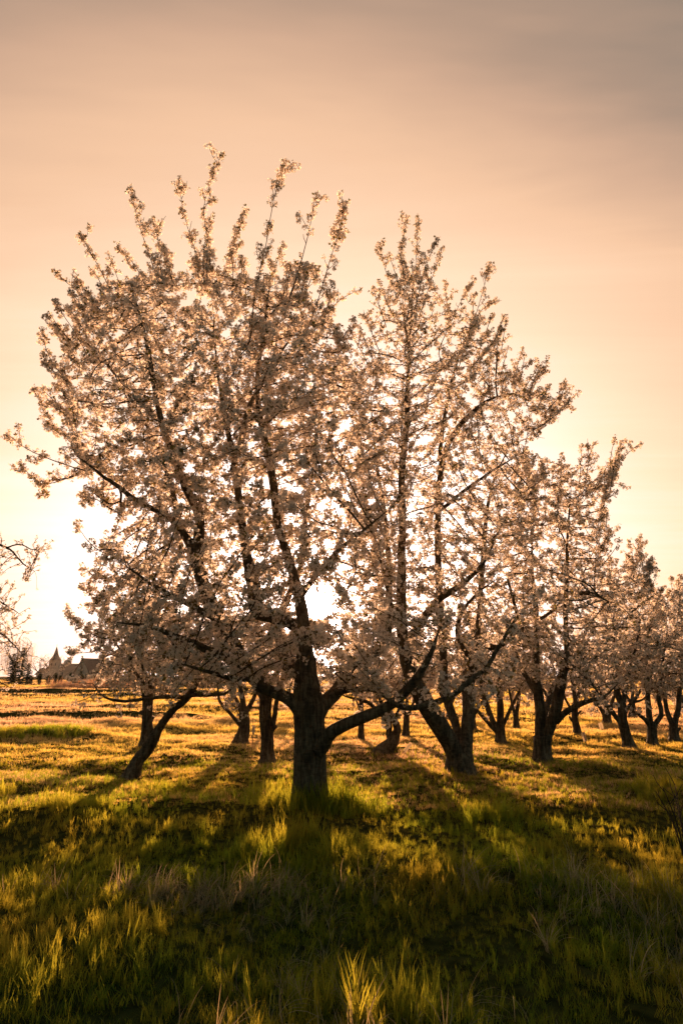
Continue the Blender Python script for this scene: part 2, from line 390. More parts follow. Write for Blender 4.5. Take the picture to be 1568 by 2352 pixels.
# ------------------------------------------------------------------ cherry trees
class Skeleton:
    def __init__(s): s.p = []; s.par = []; s.r = []; s.limb = []; s.paths = []; s.grow = []
    def path(s, pts, radii, kind, step=0.10, wob=0.0, grow=True, attach=None, jitter_seed=None):
        """pts 3-D points, radii at them; kind 'trunk' / 'limb' / 'whip'."""
        q = smooth_path([(*p, r) for p, r in zip(pts, radii)], step)
        if wob:
            k = len(q); nz = rng.normal(size=(k, 3))*wob; nz = np.cumsum(nz, 0)*0.25; nz -= np.linspace(0, 1, k)[:, None]*nz[-1]; q[:, :3] += nz
        ids = []; par = attach
        for x in q:
            s.p.append(x[:3]); s.par.append(-1 if par is None else par); s.r.append(x[3]); s.limb.append(len(s.paths)); s.grow.append(grow)
            par = len(s.p) - 1; ids.append(par)
        s.paths.append((kind, ids)); return ids
    def nearest(s, p, maxr=None):
        P = np.array(s.p); d = np.linalg.norm(P - np.asarray(p), axis=1); return int(np.argmin(d))
    def colonise(s, A, step, di, dk, iters=140, up=0.05, centre=None, out=0.0):
        P = [np.asarray(x, float) for x in s.p]
        kids = {}
        live = np.ones(len(A), bool); idx = np.full(len(A), -1); nd = np.full(len(A), 1e9)
        cand = [i for i in range(len(P)) if s.grow[i]]
        new = cand
        for it in range(iters):
            if not new: break
            Q = np.array([P[i] for i in new])
            for a0 in range(0, len(A), 2000):
                sl = slice(a0, a0 + 2000)
                D = ((A[sl, None, :] - Q[None])**2).sum(-1); k = D.argmin(1); dm = np.sqrt(D[np.arange(len(D)), k])
                better = dm < nd[sl]; ix = idx[sl]; ix[better] = np.array(new)[k[better]]; idx[sl] = ix; d_ = nd[sl]; d_[better] = dm[better]; nd[sl] = d_
            live &= nd > dk
            act = np.where(live & (nd < di))[0]
            if len(act) == 0: break
            acc = {}
            for a in act:
                i = idx[a]; v = (A[a] - P[i])/nd[a]
                acc[i] = acc.get(i, 0) + v
            new = []
            for i, v in acc.items():
                v = unit(v); v = v + rng.normal(size=3)*0.16 + np.array((0, 0, up))
                if centre is not None: v = v + out*unit(P[i] - centre)
                v = unit(v)
                if any(np.dot(v, w) > 0.94 for w in kids.get(i, [])): continue
                if len(kids.get(i, [])) > 3: continue
                kids.setdefault(i, []).append(v)
                P.append(P[i] + v*step); s.p.append(P[-1]); s.par.append(i); s.r.append(0.0); s.limb.append(-1); s.grow.append(True); new.append(len(P) - 1)
    def finish(s, tip=0.0036, expo=2.08):
        n = len(s.p); P = np.array(s.p); par = np.array(s.par); limb = np.array(s.limb); R_ = np.array(s.r)
        ch = [[] for _ in range(n)]
        for i in range(n):
            if par[i] >= 0: ch[par[i]].append(i)
        for _ in range(2):                                   # relax the kinks of grown twigs
            Q = P.copy()
            for i in range(n):
                if limb[i] < 0 and ch[i]: Q[i] = 0.5*P[i] + 0.25*P[par[i]] + 0.25*P[ch[i][0]]
            P = Q
        acc = np.zeros(n)
        for i in sorted(range(n), key=lambda k: -k):
            if limb[i] < 0:
                R_[i] = max(acc[i], tip**expo)**(1/expo) if acc[i] else tip
            if par[i] >= 0: acc[par[i]] += R_[i]**expo
        for i in range(n):
            if limb[i] < 0: R_[i] = min(R_[i], 0.8*R_[par[i]] if limb[par[i]] >= 0 else R_[par[i]])
        s.P, s.R, s.ch, s.L = P, R_, ch, limb
        # chains of grown wood
        s.chains = []
        for i in range(n):
            if limb[i] < 0 and (limb[par[i]] >= 0 or i != max((c for c in ch[par[i]] if limb[c] < 0), key=lambda c: R_[c])):
                c = [par[i], i]; k = i
                while True:
                    nx_ = [c_ for c_ in ch[k] if limb[c_] < 0]
                    if not nx_: break
                    k = max(nx_, key=lambda q: R_[q]); c.append(k)
                s.chains.append(c)

def poly_points(poly, n, dist, depth, fall, cull=None):
    """n points in a crown whose outline, seen from the south, is poly; depth metres deep at its middle."""
    poly = np.array(poly, float); lo, hi = poly.min(0), poly.max(0); out = []
    a = poly; b = np.roll(poly, -1, 0)
    while len(out) < n:
        q = rng.uniform(lo, hi, (n*3, 2))
        ins = np.zeros(len(q), bool)
        for (x1, y1), (x2, y2) in zip(a, b):
            c = (y1 > q[:, 1]) != (y2 > q[:, 1])
            ins ^= c & (q[:, 0] < (x2 - x1)*(q[:, 1] - y1)/((y2 - y1) + 1e-9) + x1)
        q = q[ins]
        ab = b - a; ap = q[:, None] - a[None]; tt = np.clip((ap*ab).sum(-1)/((ab**2).sum(-1) + 1e-9), 0, 1)
        dm = np.linalg.norm(ap - tt[..., None]*ab, axis=-1).min(1)
        th = np.sqrt(np.clip(dm/fall, 0.02, 1))*depth
        for (x, y), h in zip(q, th):
            u = rng.uniform(-1, 1)
            if cull and cull(x, y): continue
            p = at(x, y, dist + u*h)
            if p.z > 0.75: out.append(p)
            if len(out) >= n: break
    return np.array(out)
def ell(cx, cy, rx, ry, k=22, rough=0.16):
    ph = rng.uniform(0, 6.28, 3)
    return [(cx + rx*math.cos(t)*(1 + rough*(math.sin(3*t+ph[0]) + .6*math.sin(5*t+ph[1]) + .5*math.sin(9*t+ph[2]))),
             cy + ry*math.sin(t)*(1 + rough*(math.sin(3*t+ph[1]) + .6*math.sin(7*t+ph[0])))) for t in np.linspace(0, 6.283, k, endpoint=False)]
def gap(x, y): return math.hypot(x - SUN_PX[0], (y - SUN_PX[1])) < 44

def hole(p):
    """True on the sight line of the bare opening in the crowns."""
    d = Vector(p) - Vector((0, 0, CAM_H)); return d.normalized().dot(sun_dir) > math.cos(R(1.15))
def sides_for(r): return 3 if r < .004 else 4 if r < .008 else 6 if r < .02 else 9 if r < .05 else 14
def cherry(label, base, trunk, limbs, crown, n_attr, depth, dens=0.8, bscale=1.0, whips=(), singles=0, branches=0, step=0.10, dk=0.17, fall=120, tr=None,
           gaps=None, group='blossoming cherry trees of the orchard', name='cherry_tree', leaf_share=0.45, out=0.0, dist=None, cat='tree', up=0.05, extra=(), spikes=(14, 12, 40)):
    """base: picture height of the foot. trunk: [(x, y, width)]; limbs: [[(x, y, depth offset, width) ...]]; all surveyed in picture units."""
    D0 = dist or gdist(base)
    k = D0/F/math.cos(PITCH)*1.02                       # metres per picture unit at the tree
    sk = Skeleton()
    foot = at(trunk[0][0], trunk[0][1], D0); z0 = float(gz(foot.x, foot.y))
    pts = [at(x, y, D0) for x, y, w in trunk]; rad = [w*k/2 for x, y, w in trunk]
    pts[0].z = z0 - 0.12
    origin = Vector((pts[0].x, pts[0].y, z0))
    tid = sk.path(pts, rad, 'trunk', step=0.035, grow=False, wob=0.004)
    near_limb = []
    for L in limbs:
        p = [at(x, y, D0 + dd) for x, y, dd, w in L]; r = [w*k/2 for *_, w in L]
        if len(L) > 3: r[-1] = min(r[-1], .006)
        r[-2] = min(r[-2], .5*r[-3] + .004) if len(r) > 3 else r[-2]
        ids = sk.path(p, r, 'limb', step=0.06, wob=0.012, attach=sk.nearest(p[0]), grow=len(L) > 3)
        if len(L) > 3:
            h = np.array(sk.p)[ids[len(ids)//2:]]; near_limb.append(np.repeat(h, 2, 0) + rng.normal(size=(2*len(h), 3))*.22)
        for q in ids[:4]: sk.grow[q] = False
    centre = np.array(at(*np.mean(np.array(crown), 0), D0)) - np.array((0, 0, 1.0))
    A = np.vstack([poly_points(crown, n_attr, D0, depth, fall, gaps)] + near_limb + [poly_points(pl, k_, D0, de, 60, gaps) for pl, k_, de in extra]); A = A[A[:, 2] > .6]
    sk.colonise(A, step, 1.4, dk, centre=centre, out=out, up=up)
    whip_nodes = []
    whips = [(w, 1) for w in whips]
    cr = np.array(crown, float); cc = cr.mean(0) + np.array((0, .25*np.ptp(cr[:, 1]))); edge = 0
    while edge < spikes[0]:
        j = int(rng.integers(len(cr))); q = cr[j] + (cr[(j + 1) % len(cr)] - cr[j])*rng.random()
        if q[1] > cc[1] + 30 and rng.random() < .8: continue
        d = unit(q - cc + rng.normal(size=2)*40); L = rng.uniform(spikes[1], spikes[2])*(1.0 if d[1] < -.3 else .6); edge += 1
        bend = np.array((-d[1], d[0]))*rng.normal()*L*.12
        whips.append(([tuple(q + d*L), tuple(q + d*L*.35 + bend), tuple(q - d*45)], 0))
    for W, long_ in whips:
        W = list(W)[::-1]; dd = random.uniform(-1, 1)*depth*(.45 if long_ else .3)
        p = [at(x, y, D0 + dd) for x, y in W]
        j = sk.nearest(p[0]); ids = sk.path([Vector(sk.p[j])] + p, [max(.005, min(.012, sk.r[j] or .01))] + list(np.linspace(.0085, .003, len(p))), 'whip', wob=0.008, step=0.07, attach=j)
        whip_nodes += [(i, t_) for i, t_ in zip(ids, np.linspace(0, 1, len(ids)))]
        for i in ids[2:-2]:
            if rng.random() < .34:
                ax = unit(sk.p[i] - sk.p[i-1]); o_ = rng.normal(size=3); o_ = unit(o_ - ax*np.dot(o_, ax)); d = unit(ax + o_*rng.uniform(.6, 1.4)); L = rng.uniform(.07, .26)
                side_ = sk.path([Vector(sk.p[i]), Vector(sk.p[i] + d*L*.5 + rng.normal(size=3)*.01), Vector(sk.p[i] + d*L + np.array((0, 0, L*.2)))], [.0045, .004, .003], 'whip', step=.06, attach=i)
                whip_nodes += [(q, .7) for q in side_[1:]]
    sk.finish(tip=max(.0042, D0*.0004))
    t = empty(name, origin); tag(t, label, cat, group)
    # wood
    tw = Tubes(); nb = 0
    for kind, ids in sk.paths:
        P = sk.P[ids]; r = sk.R[ids].copy()
        if kind == 'trunk':
            hgt = P[:, 2] - z0; r = r*(1 + 0.55*np.exp(-np.clip(hgt, 0, None)/0.13))
            T_ = Tubes(); big = r[0] > .07
            T_.add(P, r, 56 if big else 16, 0.16 if big else 0.12, seed=origin.x*1.7); T_.build('trunk', BARK, t, origin)
        elif kind == 'limb':
            T_ = Tubes(); r[0] *= 1.25; r[1] *= 1.12
            T_.add(P, r, 14 if r[0] > .03 else 9, 0.10, seed=P[0][0]*2.1); T_.build('limb', BARK, t, origin)
        else: tw.add(P, r, 5)
    order = sorted(sk.chains, key=lambda c: -sk.R[c[1]]*len(c)**.5)
    for c in order:
        P = sk.P[c]; r = sk.R[c].copy(); r[0] = min(r[0], r[1]*1.15)
        if nb < branches and r[1] > .009 and len(c) > 5:
            T_ = Tubes(); T_.add(P, r, 8, 0.06, seed=P[0][0]); T_.build('branch', BARK, t, origin); nb += 1
        else: tw.add(P, r, sides_for(r[1]), cap=False)
    o = tw.build('twigs', TWIG, t, origin)
    if o: o['kind'] = 'stuff'
    # blossom
    pos, rot, scl, lp, lr, ls = [], [], [], [], [], []
    par = sk.par
    def put(i, s_, fat=0.03):
        if gaps and hole(sk.P[i]): return
        d = sk.P[i] - sk.P[par[i]] if par[i] >= 0 else np.array((0, 0, 1.0)); d = unit(d)
        o_ = rng.normal(size=3); o_ = unit(o_ - d*np.dot(o_, d)); face = unit(o_ + 0.35*d + np.array((0, 0, .15)))
        q = sk.P[i] + o_*fat*rng.uniform(.4, 1.2)*bscale + rng.normal(size=3)*.015*bscale
        pos.append(q - np.array(origin)); rot.append(dir_to_euler(face, rng.uniform(0, 6.28))); scl.append(s_*bscale)
        if rng.random() < leaf_share:
            lp.append(sk.P[i] + o_*fat*.8*bscale - np.array(origin) + rng.normal(size=3)*.02); lr.append(dir_to_euler(face + d, rng.uniform(0, 6.28))); ls.append(rng.uniform(.7, 1.25)*bscale**.5)
    density_noise = lambda p: 0.5 + 0.9*mnoise.noise(Vector(p)*0.9 + Vector((origin.x*3, 0, 0)))
    for i in range(len(sk.P)):
        if sk.L[i] >= 0 or sk.R[i] > .013: continue
        w = dens*(0.62 + 0.75*density_noise(sk.P[i]))
        if not sk.ch[i]: w += 0.6
        while w > 0:
            if rng.random() < w: put(i, rng.uniform(.75, 1.3))
            w -= 1
    for i, f_ in whip_nodes:
        clumpy = mnoise.noise(Vector(sk.P[i])*7.0)
        if clumpy < -.22 and f_ < .8: continue
        for _ in range(1 + (clumpy > -.05) + (clumpy > .2) + 2*(f_ > .86)):
            if rng.random() < min(.9, dens): put(i, rng.uniform(.6, 1.2), .026)
    pos = np.array(pos); rot = np.array(rot); scl = np.array(scl)
    keep = np.ones(len(pos), bool)
    if singles:
        dc = np.linalg.norm(pos + np.array(origin) - np.array((0, 0, CAM_H)), axis=1)
        for i in np.argsort(dc/scl)[:singles]:
            o = bpy.data.objects.new('blossom_cluster', BLOSSOM[int(rng.integers(len(BLOSSOM)))].data)
            o.location = pos[i]; o.rotation_euler = rot[i]; o.scale = (scl[i],)*3; link(o, t); keep[i] = False
    scatter('blossoms', pos[keep], rot[keep], scl[keep], BLOSSOM, t)
    if lp: scatter('leaves', lp, lr, ls, LEAFTUFT, t)
    STATS.append((label[:34], round(D0, 1), len(sk.P), len(pos), len(lp)))
    return t
STATS = []

# the large tree whose crown hides the sun
CROWN_A = [(245,1180),(175,1070),(140,960),(120,860),(150,770),(180,720),(220,670),(260,650),(305,620),(360,610),(410,630),(470,610),(540,640),(610,620),(650,660),(700,645),(735,700),(770,710),(800,760),(822,830),(850,900),(880,1100),(890,1300),(905,1450),(880,1555),(790,1580),(700,1570),(600,1560),(480,1580),(350,1555),(270,1490),(205,1400),(215,1290)]
WHIPS_A = [[(510,350),(470,470),(480,560),(490,700),(500,780)],[(412,415),(425,500),(450,590),(465,680)],[(300,435),(325,530),(355,620),(385,720)],[(183,535),(225,610),(260,680),(300,760)],
 [(125,625),(180,670),(240,720)],[(250,585),(285,680),(320,790)],[(565,480),(545,540),(520,620)],[(655,375),(630,450),(610,560),(585,680),(575,770)],[(725,450),(710,530),(690,600),(660,700)],
 [(795,465),(775,540),(745,640),(720,720),(690,800)],[(825,665),(780,690),(740,730)],[(95,760),(115,820),(160,890)],[(85,900),(120,970),(170,1020),(230,1060)],[(15,995),(60,1030),(130,1060),(200,1080)],
 [(45,1065),(95,1110),(150,1100),(210,1080)],[(130,700),(170,760),(210,830)],[(175,1205),(220,1260),(290,1290)],[(190,1310),(240,1330),(320,1320)],[(190,1350),(250,1400),(330,1400)],[(155,1415),(220,1450),(320,1470)],
 [(270,565),(310,610),(350,680)],[(350,500),(370,570),(400,650)],[(650,560),(630,620),(610,700)],[(95,1140),(110,1110),(150,1098)]]
cherry('largest blossoming cherry with a stout straight trunk and a low arm curving outwards', 1850,
    [(710,1850,70),(711,1800,67),(711,1740,68),(712,1680,66),(710,1630,68),(706,1590,58),(703,1550,47),(703,1510,38)],
    [[(692,1632,0,30),(664,1606,0,26),(626,1590,.05,23),(590,1570,.05,25),(551,1510,-.1,30),(518,1448,-.2,28),(476,1373,-.35,27),(455,1315,-.5,27),(450,1276,-.5,26),(458,1201,-.6,20),(428,1125,-.8,17),(399,1046,-.9,15),(373,983,-1,13),(345,830,-1,10),(330,760,-1,8),(300,650,-.9,6)],
     [(450,1290,-.5,18),(425,1230,-.2,16),(408,1195,0,15),(392,1120,.3,13),(368,1040,.5,11),(325,950,.7,9),(265,860,.8,7),(215,790,.8,5)],
     [(703,1520,0,38),(698,1460,.05,32),(690,1385,.15,26),(660,1275,.2,20),(637,1210,.1,19),(624,1108,0,19),(609,1024,-.1,17),(594,956,-.2,14),(588,880,-.3,11),(605,760,-.4,8),(620,660,-.4,6)],
     [(697,1455,.05,24),(663,1430,-.1,26),(620,1418,-.2,27),(588,1405,-.3,29),(582,1350,-.35,30),(567,1276,-.4,21),(558,1218,-.4,18),(542,1130,-.45,16),(533,1058,-.5,14),(517,980,-.6,11),(500,880,-.6,9),(490,740,-.6,7)],
     [(536,1080,-.5,13),(556,1010,-.3,12),(575,930,-.1,10),(640,820,.1,7),(690,740,.2,5)],
     [(700,1540,0,34),(668,1530,.3,36),(650,1490,.7,26),(640,1420,1.1,20),(690,1300,1.6,15),(700,1180,1.8,12),(720,1060,1.9,9),(740,920,1.8,7)],
     [(725,1640,0,34),(748,1612,.1,32),(772,1587,.2,30),(805,1530,.4,24),(834,1514,.6,21),(880,1480,.9,17),(900,1400,1.1,13),(870,1280,1.2,10),(840,1150,1.2,8)],
     [(728,1722,-.1,34),(745,1702,-.14,31),(760,1681,-.2,27),(798,1660,-.3,25),(879,1627,-.5,22),(924,1594,-.6,20),(957,1558,-.7,18),(990,1500,-.8,12),(1010,1440,-.8,8)],
     [(775,1590,.1,11),(858,1585,-.4,10),(918,1627,-.8,11),(979,1618,-1,11),(1035,1597,-1.1,10),(1062,1576,-1.1,10),(1110,1538,-1.1,9),(1141,1490,-1.1,8),(1177,1431,-1.1,6),(1217,1382,-1.1,4)],
     [(560,1525,-.4,18),(500,1500,-.7,15),(430,1470,-1.1,12),(350,1440,-1.3,9),(270,1430,-1.4,6)],
     [(505,1425,-.5,16),(440,1390,-.8,13),(360,1350,-1,10),(290,1300,-1.1,7)],
     [(452,1260,-.5,14),(390,1190,-.7,12),(300,1140,-.8,10),(230,1090,-.8,7),(180,1050,-.8,5)],
     [(690,1370,.15,14),(760,1280,-.3,11),(820,1230,-.6,9),(880,1180,-.7,7)],
     [(600,1560,-.5,12),(540,1560,-1,10),(470,1540,-1.4,8),(400,1520,-1.6,6)]],
    CROWN_A, 6800, 2.2, dens=1.2, bscale=1.05, whips=WHIPS_A, singles=300, branches=70, fall=170, gaps=gap, step=.085, dk=.15, spikes=(52, 15, 60))

CROWN_B = [(845,780),(875,700),(890,640),(930,600),(965,600),(1000,640),(1020,690),(1075,720),(1110,710),(1130,750),(1155,770),(1160,830),(1220,850),(1230,890),(1275,910),(1300,940),(1240,965),(1235,1020),(1230,1100),(1250,1200),(1230,1380),(1190,1500),(1090,1550),(950,1550),(860,1480),(810,1300),(795,1100),(788,900),(815,800)]
WHIPS_B = [[(935,500),(920,590),(925,700),(935,800)],[(960,500),(955,600),(945,720),(940,820)],[(1015,570),(985,660),(960,740)],[(1125,605),(1105,680),(1075,770),(1050,850)],[(870,560),(885,620),(910,680)],
 [(1078,655),(1045,720),(1010,800)],[(1140,690),(1100,720),(1075,780)],[(1160,745),(1120,800),(1080,850)],[(1230,825),(1180,860),(1120,900)],[(1315,940),(1260,910),(1200,900),(1130,920)],[(1003,550),(975,620),(955,700)]]
cherry('tall blossoming cherry splitting low into a thick slanting stem and an upright stem', 1785,
    [(1058,1785,54),(1057,1765,50),(1056,1745,50),(1056,1728,44)],
    [[(1048,1745,0,36),(1030,1700,-.1,38),(986,1629,-.25,38),(954,1571,-.35,34),(941,1540,-.4,30),(928,1470,-.4,24),(921,1400,-.4,22),(924,1262,-.4,17),(923,1072,-.3,15),(934,991,-.2,13),(939,905,-.2,11),(942,800,-.1,8),(948,650,0,5)],
     [(1065,1745,0,32),(1072,1690,.1,27),(1077,1620,.2,28),(1075,1570,.3,28),(1082,1530,.3,24),(1091,1505,.2,20),(1115,1486,.1,17),(1152,1484,0,13),(1200,1440,-.1,8)],
     [(1062,1725,.1,18),(1044,1665,.3,18),(1020,1592,.5,20),(1015,1520,.6,18),(1008,1420,.6,17),(1003,1300,.6,16),(1000,1200,.6,15),(1005,1080,.5,14),(1031,1007,.4,13),(1069,959,.3,12),(1117,921,.2,8),(1190,900,.1,5)],
     [(922,1420,-.4,16),(895,1400,0,16),(893,1300,.3,14),(880,1180,.6,11),(860,1050,.8,9),(850,900,.9,6)],
     [(930,1480,-.4,18),(960,1440,-.7,17),(1000,1385,-.9,15),(1050,1350,-1,12),(1110,1290,-1.1,9),(1150,1200,-1.1,6)],
     [(1075,1600,.3,18),(1090,1500,.7,15),(1100,1380,1,13),(1110,1250,1.2,11),(1130,1120,1.2,8),(1170,1020,1.2,5)],
     [(1008,1060,.5,10),(1025,940,.5,8),(1050,830,.4,6),(1080,750,.3,4)],
     [(1000,1180,.6,9),(1060,1130,.2,8),(1130,1080,-.1,6),(1200,1040,-.3,4)],
     [(1082,1520,.3,12),(1050,1450,-.3,10),(1080,1380,-.7,8),(1140,1330,-.9,6)]],
    CROWN_B, 5200, 2.2, dens=1.35, bscale=.9, whips=WHIPS_B, singles=300, branches=50, fall=150, gaps=gap, leaf_share=.6, spikes=(42, 12, 50))

CROWN_C = [(1150,1170),(1200,1090),(1260,1040),(1300,1055),(1370,1080),(1420,1050),(1400,1120),(1375,1160),(1385,1230),(1400,1290),(1430,1380),(1440,1480),(1400,1560),(1330,1590),(1240,1570),(1180,1560),(1150,1480),(1150,1300)]
cherry('dark forked cherry with two rising stems, a leaning white marker beside it', 1758,
    [(1246,1758,34),(1245,1735,31),(1245,1705,33),(1244,1690,33)],
    [[(1241,1705,0,24),(1240,1660,0,23),(1238,1613,0,23),(1227,1552,0,20),(1228,1483,0,14),(1228,1400,0,11),(1220,1300,0,8),(1225,1180,0,5)],
     [(1250,1700,0,25),(1270,1649,-.1,24),(1281,1608,-.15,24),(1291,1548,-.2,19),(1299,1515,-.2,14),(1302,1483,-.2,11),(1300,1405,-.2,10),(1303,1301,-.2,9),(1302,1223,-.2,7),(1310,1120,-.2,4)],
     [(1275,1655,-.1,14),(1309,1628,-.3,12),(1348,1610,-.5,10),(1384,1600,-.7,8),(1420,1570,-.8,5)],
     [(1302,1390,-.2,8),(1322,1366,-.4,9),(1348,1363,-.6,9),(1374,1371,-.8,8),(1402,1384,-1,5)],
     [(1232,1590,0,14),(1210,1560,.2,12),(1190,1520,.4,9),(1175,1450,.5,6)],
     [(1250,1660,.1,12),(1262,1590,.6,12),(1290,1540,.9,9),(1340,1480,1.1,6)],
     [(1295,1530,-.2,9),(1330,1540,-.6,8),(1360,1575,-.9,6),(1380,1600,-1,4)],
     [(1228,1430,0,8),(1270,1400,.5,7),(1330,1330,.8,6),(1370,1250,.9,4)],
     [(1228,1500,0,9),(1190,1420,-.6,7),(1165,1330,-.9,5)]],
    CROWN_C, 3400, 2.0, dens=1.3, bscale=.98, whips=[[(1465,1020),(1420,1060),(1370,1110),(1320,1160)],[(1425,1030),(1390,1075),(1350,1120)],[(1440,1120),(1405,1110),(1360,1130)],[(1290,1045),(1285,1100),(1280,1160)],[(1240,1060),(1250,1130),(1250,1200)]], singles=120, branches=25, leaf_share=.6, step=.11, spikes=(35, 15, 55))

cherry('small low cherry leaning far over, its slanting pale trunk forked near the ground', 1775,
    [(295,1778,30),(315,1752,25),(338,1724,25),(355,1692,24)],
    [[(353,1696,0,20),(374,1661,-.05,16),(404,1625,-.1,15),(431,1601,-.15,14),(450,1560,-.2,10),(430,1500,-.2,7),(400,1440,-.2,4)],
     [(352,1696,0,15),(341,1655,.05,13),(344,1604,.1,12),(344,1574,.1,10),(360,1500,.2,7),(380,1420,.2,4)],
     [(428,1603,-.15,9),(380,1602,-.5,8),(330,1606,-.7,7),(280,1612,-.8,6),(240,1600,-.9,5),(213,1570,-.9,3.5)],
     [(435,1597,-.15,9),(480,1595,-.4,8),(520,1590,-.5,6),(545,1560,-.5,4)],
     [(344,1590,.1,8),(310,1545,.2,7),(265,1500,.3,5),(200,1470,.3,3)],
     [(344,1580,.1,8),(310,1480,-.4,6),(260,1420,-.6,4)]],
    [(185,1430),(255,1400),(340,1385),(430,1400),(500,1430),(520,1540),(450,1590),(330,1600),(270,1585),(262,1520),(215,1480)], 1500, 1.3, dens=1.35, branches=12, fall=80, gaps=gap,
    whips=[[(155,1490),(185,1500),(230,1490)],[(160,1560),(200,1556),(250,1550)]], leaf_share=.6)
cherry('dark upright cherry with a sawn stub, close behind the small leaning tree', 1711,
    [(335,1713,22),(335,1690,19),(336,1658,17),(336,1612,16)],
    [[(336,1650,0,8),(330,1640,0,9),(322,1635,0,9)],[(337,1665,0,8),(347,1655,0,8),(352,1645,0,8)],
     [(336,1620,0,13),(325,1560,0,10),(300,1500,0,7),(280,1440,0,4)],[(336,1625,0,12),(360,1560,.2,9),(400,1500,.3,7),(420,1430,.4,4)],[(336,1615,0,9),(330,1540,.6,7),(340,1450,.8,4)]],
    ell(350,1500,100,90), 1200, 1.6, dens=1.35, bscale=1.25, step=.13, dk=.22, fall=70, leaf_share=.6)
cherry('cherry with a bent trunk and one thin low branch, behind a staked plate', 1710,
    [(551,1712,26),(555,1697,23),(560,1679,22),(561,1655,21),(560,1634,20)],
    [[(554,1668,0,7),(527,1634,-.1,7),(506,1610,-.2,6),(500,1574,-.2,5),(480,1520,-.2,3)],[(561,1640,0,13),(572,1625,.1,10),(587,1592,.1,8),(610,1530,.2,6),(640,1470,.2,4)],
     [(560,1640,0,14),(557,1615,0,12),(551,1568,0,10),(540,1500,0,7),(530,1430,0,4)],[(557,1645,0,9),(543,1610,.3,8),(530,1590,.4,6),(500,1540,.5,4)]],
    ell(560,1490,115,85), 1280, 1.6, dens=1.35, bscale=1.2, step=.13, dk=.22, fall=70, gaps=gap, leaf_share=.6)
cherry('slender straight cherry with a cut stub low on its trunk, nearest to the largest tree', 1752,
    [(615,1754,32),(615,1735,26),(614,1690,25),(609,1645,24),(609,1600,22)],
    [[(623,1680,0,8),(630,1672,0,7),(636,1667,0,6)],[(616,1690,0,12),(629,1660,0,11),(636,1600,0,9),(650,1540,.1,6),(670,1470,.1,4)],[(609,1610,0,18),(608,1550,0,14),(600,1490,0,10),(590,1420,0,6)],
     [(610,1620,0,10),(590,1585,.2,8),(560,1550,.4,6),(530,1500,.5,4)],[(628,1665,0,6),(620,1640,-.2,6),(625,1590,-.3,5)]],
    ell(620,1480,120,90), 1280, 1.5, dens=1.35, bscale=1.1, step=.12, dk=.2, fall=70, gaps=gap, leaf_share=.6)
cherry('far thin cherry with a bare straight pole of a trunk', 1698,
    [(829,1700,12),(829,1670,11),(829,1630,10),(828,1590,9)],
    [[(828,1600,0,8),(820,1550,0,6),(810,1490,0,3)],[(828,1600,0,7),(845,1550,0,6),(860,1490,0,3)],[(829,1640,0,5),(815,1600,.2,4),(795,1560,.3,3)]],
    ell(830,1510,85,75), 672, 1.6, dens=1.35, bscale=1.4, step=.16, dk=.27, fall=60, gaps=gap)
cherry('stunted cherry with a double trunk curled like a hook', 1736,
    [(865,1738,22),(878,1727,24),(893,1714,25),(905,1698,24)],
    [[(902,1702,0,20),(911,1678,0,17),(905,1658,0,14),(893,1640,0,12),(880,1625,0,10),(868,1600,0,7),(850,1560,0,5)],
     [(900,1706,.05,14),(893,1690,.1,13),(892,1662,.1,12),(875,1640,.15,11),(862,1628,.2,9),(840,1610,.2,7),(800,1600,.2,5),(775,1590,.2,3)],
     [(905,1655,0,7),(925,1600,.1,5),(940,1550,.1,3)]],
    ell(860,1530,100,70), 960, 1.3, dens=1.35, bscale=1.2, step=.13, dk=.22, fall=60, gaps=gap, leaf_share=.6)
cherry('far short cherry with a neat forked trunk, seen past the hook-shaped one', 1696,
    [(931,1698,14),(932,1670,12),(933,1645,12)],
    [[(933,1650,0,8),(922,1625,0,7),(905,1590,0,5),(890,1540,0,3)],[(933,1650,0,8),(945,1620,0,6),(960,1580,0,5),(980,1530,0,3)],[(933,1650,0,8),(935,1600,.2,6),(935,1540,.2,3)]],
    ell(935,1530,85,65), 672, 1.6, dens=1.35, bscale=1.4, step=.16, dk=.27, fall=60)
cherry('cherry with three stout stems and a long thin side branch, behind the low-splitting tree', 1710,
    [(1149,1712,22),(1149,1695,19),(1148,1672,19)],
    [[(1145,1680,0,13),(1134,1664,0,12),(1117,1617,0,12),(1107,1581,0,10),(1095,1520,0,6),(1080,1450,0,4)],[(1148,1678,0,15),(1148,1640,0,15),(1145,1581,0,12),(1150,1500,0,8),(1150,1420,0,4)],
     [(1150,1675,0,9),(1158,1660,0,8),(1173,1626,0,7),(1200,1570,.1,5),(1220,1520,.2,3)],[(1140,1680,0,9),(1129,1670,-.1,8),(1097,1634,-.2,7),(1078,1619,-.3,5),(1050,1600,-.4,3)]],
    ell(1145,1500,115,85), 1280, 1.7, dens=1.35, bscale=1.25, step=.13, dk=.22, fall=70, leaf_share=.6)
cherry('distant little cherry with a trunk split like a tuning fork', 1668,
    [(1184,1670,12),(1184,1650,11),(1183,1640,11)],
    [[(1183,1646,0,7),(1177,1620,0,6),(1168,1580,0,5),(1160,1540,0,3)],[(1184,1646,0,8),(1190,1610,0,7),(1195,1570,0,5),(1205,1530,0,3)]],
    ell(1184,1530,75,55), 528, 1.8, dens=1.35, bscale=1.6, step=.2, dk=.33, fall=50)
cherry('small distant cherry half hidden by the upright stem of the low-splitting tree', 1681,
    [(1085,1683,14),(1085,1665,12),(1084,1650,12)],
    [[(1084,1655,0,8),(1075,1630,0,6),(1060,1590,0,4)],[(1084,1655,0,8),(1095,1630,0,7),(1115,1600,0,5),(1125,1570,0,3)]],
    ell(1088,1535,85,60), 560, 1.7, dens=1.35, bscale=1.5, step=.18, dk=.3, fall=50)
